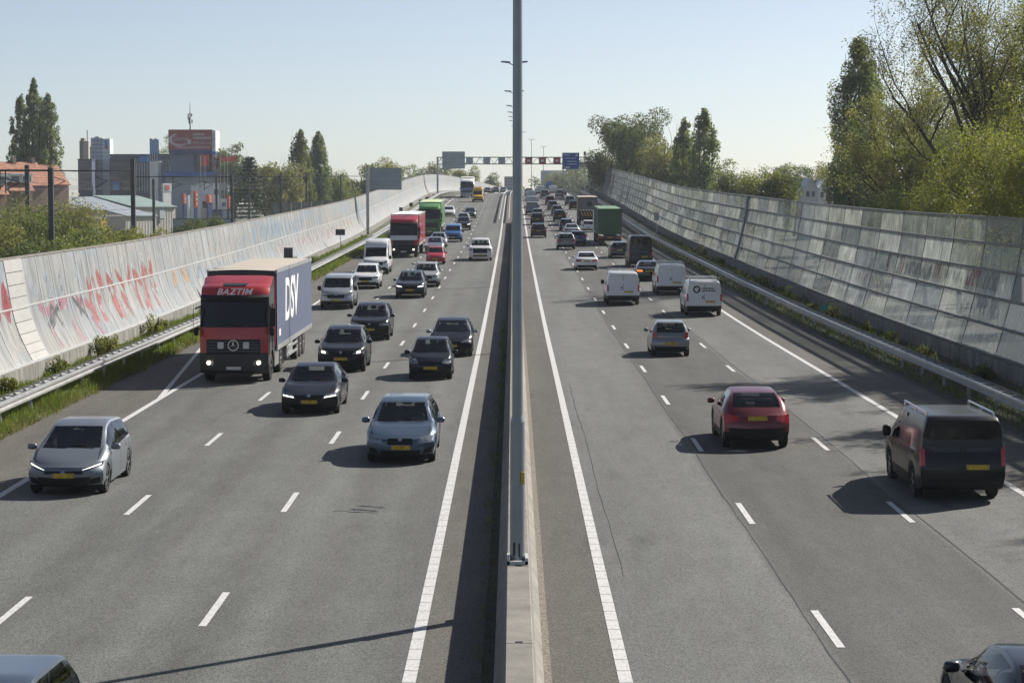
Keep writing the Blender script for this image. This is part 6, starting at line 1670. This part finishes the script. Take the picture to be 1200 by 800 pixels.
bbox('wall', t, 249, 257.5, 215, None, 600, M['white'], 8); bbox('wall', t, 257.5, 271, 217, None, 606, M['white'], 8); bbox('window', t, 251, 256.5, 222, 228, 600, B['win'], .2, -.1); bbox('glass_bay', t, 260, 266, 219, 232, 606, B['greyc'], .3, -.15); bbox('plinth', t, 240, 258, 245.5, None, 599, B['navy'], 1)
bbox('wall', t, 238, 249, 228, None, 602, M['white'], 6); bbox('window', t, 241, 248, 236, 244, 602, B['win'], .2, -.1); bbox('logo_board', t, 253, 262, 233, 245, 598, M['white'], .6); bbox('emblem', t, 255, 260, 237, 242, 597.9, mat('faint_blue', (.14, .22, .36), .6), .2, -.1)
for k, (a, b, c, d, m, lb) in enumerate(((215.5, 219.5, 227, 239, 'orangesign', 'orange pylon sign with a blue foot'), (229, 233.5, 224, 243, 'orangesign', 'tall orange pylon sign right of the first one'), (243.5, 251, 228, 238, 'orangesign', 'square orange sign before the white showroom'), (268.5, 271, 229, 244, 'orangesign', 'slim orange sign at the right end of the showroom'), (221, 224, 229, 242, 'greyl', 'slim white pylon sign between the orange pylons'), (190.5, 204, 215, 224.5, 'greyl', 'white box sign with a red square beside the white pillar'))):
    D = 590 - 2 * k; r0 = building('pylon_sign', (a + b) / 2, D, lb, 'sign'); bbox('sign_panel', r0, a, b, c, d, D, B[m], .8)
    bbox('sign_leg', r0, a + .4, b - .4, d + .05, None, D + .1, B['navy'] if m == 'orangesign' else M['white'], .5)
    r0.rotation_euler = (0, 0, R(52))
    if k == 5: bbox('emblem', r0, 194, 200, 217, 222.5, D, B['orangesign'], .2, -.1)
    elif m == 'orangesign':
        for q in range(3): bbox('sign_mark', r0, a + (b - a) * .3, b - (b - a) * .3, c + (d - c) * (.15 + .28 * q), c + (d - c) * (.30 + .28 * q), D, mat('sign_pale', (.65, .45, .38), .6) if q == 0 and k == 0 else M['white'], .1, -.08)
r0 = building('white_pillar', 188, 640, 'tall white pillar in front of the dark hall', 'pillar'); bbox('pillar_shaft', r0, 185, 191, 190, None, 640, M['white'], 3); bbox('pillar_cap', r0, 184.6, 191.4, 189.2, 190, 639.6, B['greyl'], 3.6); r0.rotation_euler = (0, 0, R(62))
for k in range(4):
    D = 620; px = 177.3 + 2.7 * k; r0 = building('banner', px, D, 'tall light blue banner, %s of four left of the billboard' % NUM[k], 'banner'); bbox('cloth', r0, px, px + 2.3, 163 + k % 2, 181, D, B['ltblue'], .1)
    bbox('cloth_mark', r0, px + .6, px + 1.5, 165, 178, D, mat('banner_pale', (.35, .48, .62), .6), .1, -.06)
    bbox('pole', r0, px - .3, px + .1, 162, None, D, M['galv'], .2)
for k, px in enumerate((236, 241, 259, 264, 267.5)):
    D = 615; r0 = building('flag', px, D, 'red flag on a white pole, %s from the billboard side' % NUM[k], 'flag'); bbox('pole', r0, px, px + .4, 183, None, D, M['strip'], .15)
    n = 7; vs = []; fs = []; ln = 1.1 if k < 2 else 1.5 + .3 * k
    for i in range(n):
        for z in (0, 1): vs.append((.15 + ln * i / (n - 1), .18 * math.sin(i * 1.3), pz(184 if k > 1 else 182, D) - GZ - z * (1.3 if k > 1 else 3.2) - .12 * math.sin(i)))
    for i in range(n - 1): fs.append((2 * i, 2 * i + 1, 2 * i + 3, 2 * i + 2))
    obj('cloth', mesh('cloth', vs, fs, smooth=True), B['rw'], r0)
# sheds
def shed(px0, px1, eave, ridge, base_w, D, wallm, roofm, label, depth=22, skew=0, parts=None):
    r0 = building('shed', (px0 + px1) / 2, D, label)
    x0, x1 = pw(px0, D) - r0.location.x, pw(px1, D) - r0.location.x; ze, zg = pz(eave, D) - GZ, pz(ridge, D) - GZ; x0, x1, depth, skew = x0 * 1.7, x1 * 1.7, depth * .55, 0
    mb = MB(); mb.box(x0, x1, 0, depth, 0, ze); mb.build('wall', wallm, r0)
    mb = MB(); mb.add([(x0 - .3, -.4, ze + .02), (x1 + .3, -.4, ze + .02), (x1 + .3 + skew, depth, zg), (x0 - .3 + skew, depth, zg), (x0 - .3, -.4, ze + .2), (x1 + .3, -.4, ze + .2), (x1 + .3 + skew, depth, zg + .2), (x0 - .3 + skew, depth, zg + .2)], [(0, 3, 2, 1), (4, 5, 6, 7), (0, 1, 5, 4), (1, 2, 6, 5), (2, 3, 7, 6), (3, 0, 4, 7)]); mb.build('roof', roofm, r0)
    for i in range(int((x1 - x0) / .9)):
        mb = MB(); x = x0 + .5 + i * .9; mb.box(x - .03, x + .03, -.06, 0, 0, ze - .05); mb.build('cladding_rib', B['greyl'], r0)
    r0.rotation_euler = (0, 0, R(57)); return r0, x0, x1, ze
r0, x0, x1, ze = shed(110, 152, 246.5, 231.5, 0, 450, B['shed'], B['shedroof'], 'cream walled shed with a grey roof and graffiti doors', skew=-3)
for k, (a, b, c) in enumerate(((113.5, 122.5, (.62, .42, .06)), (124, 127, (.12, .22, .45)), (129.5, 139, (.52, .36, .38)), (140, 149, (.36, .5, .48)))):
    bbox('graffiti_door', r0, a, b, 257, 272, 450, mat('door_paint', c, .7, var=.35, vscale=1.2), .1, -.12)
bbox('side_wing', r0, 95, 109, 244, None, 452, B['bgrey'], 10)
r0, x0, x1, ze = shed(160, 203, 243, 230, 0, 480, B['shed'], B['shedgreen'], 'pale shed with a greenish roof behind the cream one', skew=-10)
bbox('shutter_window', r0, 188, 199, 244.5, 256, 480, B['greyc'], .1, -.12); bbox('door', r0, 188, 190, 246, 262, 480, B['dark'], .1, -.2)
shed(151, 181, 253.5, 247, 0, 440, B['shed'], B['shedroof'], 'low lean-to shed between the cream shed and the railway post', depth=10)
r0 = building('graffiti_wall', 238, 430, 'dark grey garden wall with black graffiti below the orange signs', 'wall'); bbox('wall', r0, 203, 276, 257, None, 430, B['bgrey2'], .4)
for k in range(6): bbox('coping', r0, 203 + 12.2 * k, 214.8 + 12.2 * k, 256, 257, 429.9, B['dark'], .6)
mb = MB()
for k in range(7):
    for q in range(4):
        a = Vector((pw(229 + k * 5, 429.9) - r0.location.x + rng.normal() * .3, -.03, pz(263 + 2 * rng.random(), 430) - GZ)); b = a + Vector((rng.normal() * .6, 0, -.5 - 1.0 * rng.random())); mb.bar(a, b, .09, 4)
mb.build('graffiti', M['black'], r0)
r0 = building('low_house', 317, 560, 'small white low building beside the railway poles'); bbox('wall', r0, 312, 331, 228, None, 560, M['white'], 8); window_grid(r0, 314, 330, 229, 234, 560, 5, 1); bbox('roof', r0, 290, 332, 223.5, 228, 559, B['bgrey'], 9)
r0 = building('rail_embankment_wall', 340, 430, 'stained pale concrete retaining wall beside the railway', 'wall')
for k in range(9): bbox('slab', r0, 318 + 12 * k, 329.6 + 12 * k, 238 - k * .6, None, 430 + 8 * k, M['concrete_d'], .5)
# terraced houses with orange roofs
def house(px0, px1, ridge, eave, D, label, dorm=0, skew=5):
    r0 = building('terraced_house', (px0 + px1) / 2, D, label, 'house'); ox = r0.location.x
    x0, x1 = pw(px0, D) - ox, pw(px1, D) - ox; ze, zg = pz(eave, D) - GZ, pz(ridge, D) - GZ; dp = 9
    mb = MB(); mb.box(x0, x1, 0, dp, 0, ze); mb.build('wall', bmat('house_brick', (.26, .17, .13)), r0)
    g_ = MB(); g_.prism([(0, ze), (dp, ze), (dp / 2, zg - .1)], x0, x1); g_.build('gable', M['white'], r0)
    nrow = 9
    for side in (0, 1):
        for j in range(nrow):
            t0, t1 = j / nrow, (j + 1) / nrow + .01; y0, y1 = (-.5 + (dp / 2 + .5) * t0, -.5 + (dp / 2 + .5) * t1); 
            if side: y0, y1 = dp - y0, dp - y1
            z0, z1 = ze - .3 + (zg - ze + .3) * t0, ze - .3 + (zg - ze + .3) * t1
            mb = MB(); mb.add([(x0 - .2, y0, z0 + .06), (x1 + .2, y0, z0 + .06), (x1 + .2, y1, z1), (x0 - .2, y1, z1), (x0 - .2, y0, z0 - .08), (x1 + .2, y0, z0 - .08), (x1 + .2, y1, z1 - .08), (x0 - .2, y1, z1 - .08)], [(0, 1, 2, 3), (4, 7, 6, 5), (0, 4, 5, 1), (3, 2, 6, 7), (0, 3, 7, 4), (1, 5, 6, 2)]); mb.build('tile_course', B['orange'], r0)
    for k in range(dorm):
        x = x0 + (x1 - x0) * (k + .5) / dorm; zc = ze + (zg - ze) * .35; d = MB(); d.box(x - 1.1, x + 1.1, -.1, 3, zc - .5, zc + .9); dm = d.build('dormer', M['white'], r0); w = MB(); w.box(x - .8, x + .8, -.16, -.1, zc - .3, zc + .6); w.build('window', B['win'], r0); q = MB(); q.box(x - 1.25, x + 1.25, -.35, 3, zc + .9, zc + 1.1); q.build('dormer_roof', B['greyl'], r0)
    c_ = MB(); c_.box(x1 - 1.2, x1 - .5, dp / 2 - .4, dp / 2 + .4, zg - .8, zg + .9); c_.build('chimney', B['brown'], r0)
    r0.rotation_euler = (0, 0, R(skew)); return r0
house(-22, 12, 189, 226, 330, 'orange roofed house cut by the left edge with white dormers', 2, 48)
house(10, 42, 190, 222, 372, 'orange roofed terraced house with dormers second from the left edge', 2, 48)
house(36, 62, 190, 216, 410, 'orange roofed terraced house right of the dormered ones', 0, 48)
house(60, 84, 193, 215, 440, 'orange roofed house at the right end of the terrace behind the bushes', 0, 48)
# right: white gabled houses, far office slabs
def gable(px0, px1, top, eave, D, label):
    r0 = building('gabled_house', (px0 + px1) / 2, D, label, 'house'); ox = r0.location.x; x0, x1 = pw(px0, D) - ox, pw(px1, D) - ox; ze, zg = pz(eave, D) - GZ, pz(top, D) - GZ; xm = (x0 + x1) / 2
    mb = MB(); mb.prism([(x0, 0), (x1, 0), (x1, ze), (xm, zg), (x0, ze)], 0, 9, 'y'); mb.build('wall', mat('pale_render', (.55, .56, .56), .7, var=.08), r0)
    for s, xe in ((-1, x0), (1, x1)):
        mb = MB(); mb.add([(xe + s * .3, -.4, ze - .3), (xm, -.4, zg + .05), (xm, 9.3, zg + .05), (xe + s * .3, 9.3, ze - .3), (xe + s * .3, -.4, ze - .1), (xm, -.4, zg + .25), (xm, 9.3, zg + .25), (xe + s * .3, 9.3, ze - .1)], [(0, 1, 2, 3), (4, 7, 6, 5), (0, 4, 5, 1), (3, 2, 6, 7), (0, 3, 7, 4), (1, 5, 6, 2)]); mb.build('roof', B['greyl'], r0)
    for k in range(2):
        w = MB(); xx = x0 + (x1 - x0) * (.30 + .40 * k); w.box(xx - .32, xx + .32, -.06, .02, ze - 1.5, ze - .4); w.build('window', B['win'], r0)
gable(941, 957, 210, 222, 420, 'left pale gabled house peeking over the glass wall')
gable(957.3, 974, 211, 223, 426, 'right pale gabled house beside the blossoming bush')
t = building('far_office', 702, 1100, 'long blue grey office slab behind the blue direction sign'); bbox('wall', t, 664, 712, 190, None, 1100, bmat('far_slab', (.10, .13, .18)), 20); window_grid(t, 665, 711, 193, 222, 1099.8, 8, 5)
t = building('far_office', 650, 1300, 'pale glass office far beyond the crest under the lane signals'); bbox('wall', t, 634, 668, 200, None, 1300, bmat('far_pale', (.36, .42, .46)), 20); window_grid(t, 635, 667, 201, 220, 1299.8, 6, 3, B['bgrey'])
t = building('far_office', 594, 1200, 'small grey office block left of the lamp mast on the horizon'); bbox('wall', t, 591, 605, 207, None, 1200, bmat('far_grey', (.20, .24, .29)), 20); window_grid(t, 591.5, 600, 208, 222, 1199.8, 3, 4, B['dark'])
r0 = building('direction_sign', 643.5, 640, 'small blue sign far beyond the crest', 'sign'); bbox('sign_panel', r0, 640, 647, 213, 220.5, 640, M['signblue'], .2); bbox('sign_leg', r0, 643, 644, 220.6, None, 640.05, M['galv'], .2)
for i in range(6):
    mb = MB(); D = 600 + 40 * i; c = P(14.5 + .5 * i, D, 0); r0 = empty('flag_pole', c, label='thin pale pole beyond the crest on the right, %s from the left' % NUM[i], cat='pole', group='pale poles beyond the crest'); mb.bar((0, 0, 0), (0, 0, 6.5), .10, 6, .06); mb.build('pole_shaft', M['strip'], r0)

# ------------------------------------------------------------------ spring haze in the air
mb = MB(); mb.box(-700, 700, -60, 1700, -2.5, 62)
hz = mb.build('haze'); hz['kind'] = 'stuff'
hm = bpy.data.materials.new('haze_air'); hm.use_nodes = True; hn = hm.node_tree.nodes; hn.clear()
ho = hn.new('ShaderNodeOutputMaterial'); hv = hn.new('ShaderNodeVolumePrincipled')
hv.inputs['Color'].default_value = (.80, .86, .93, 1); hv.inputs['Density'].default_value = 0.00014; hv.inputs['Anisotropy'].default_value = 0.2
hm.node_tree.links.new(hv.outputs[0], ho.inputs['Volume']); hz.data.materials.append(hm)
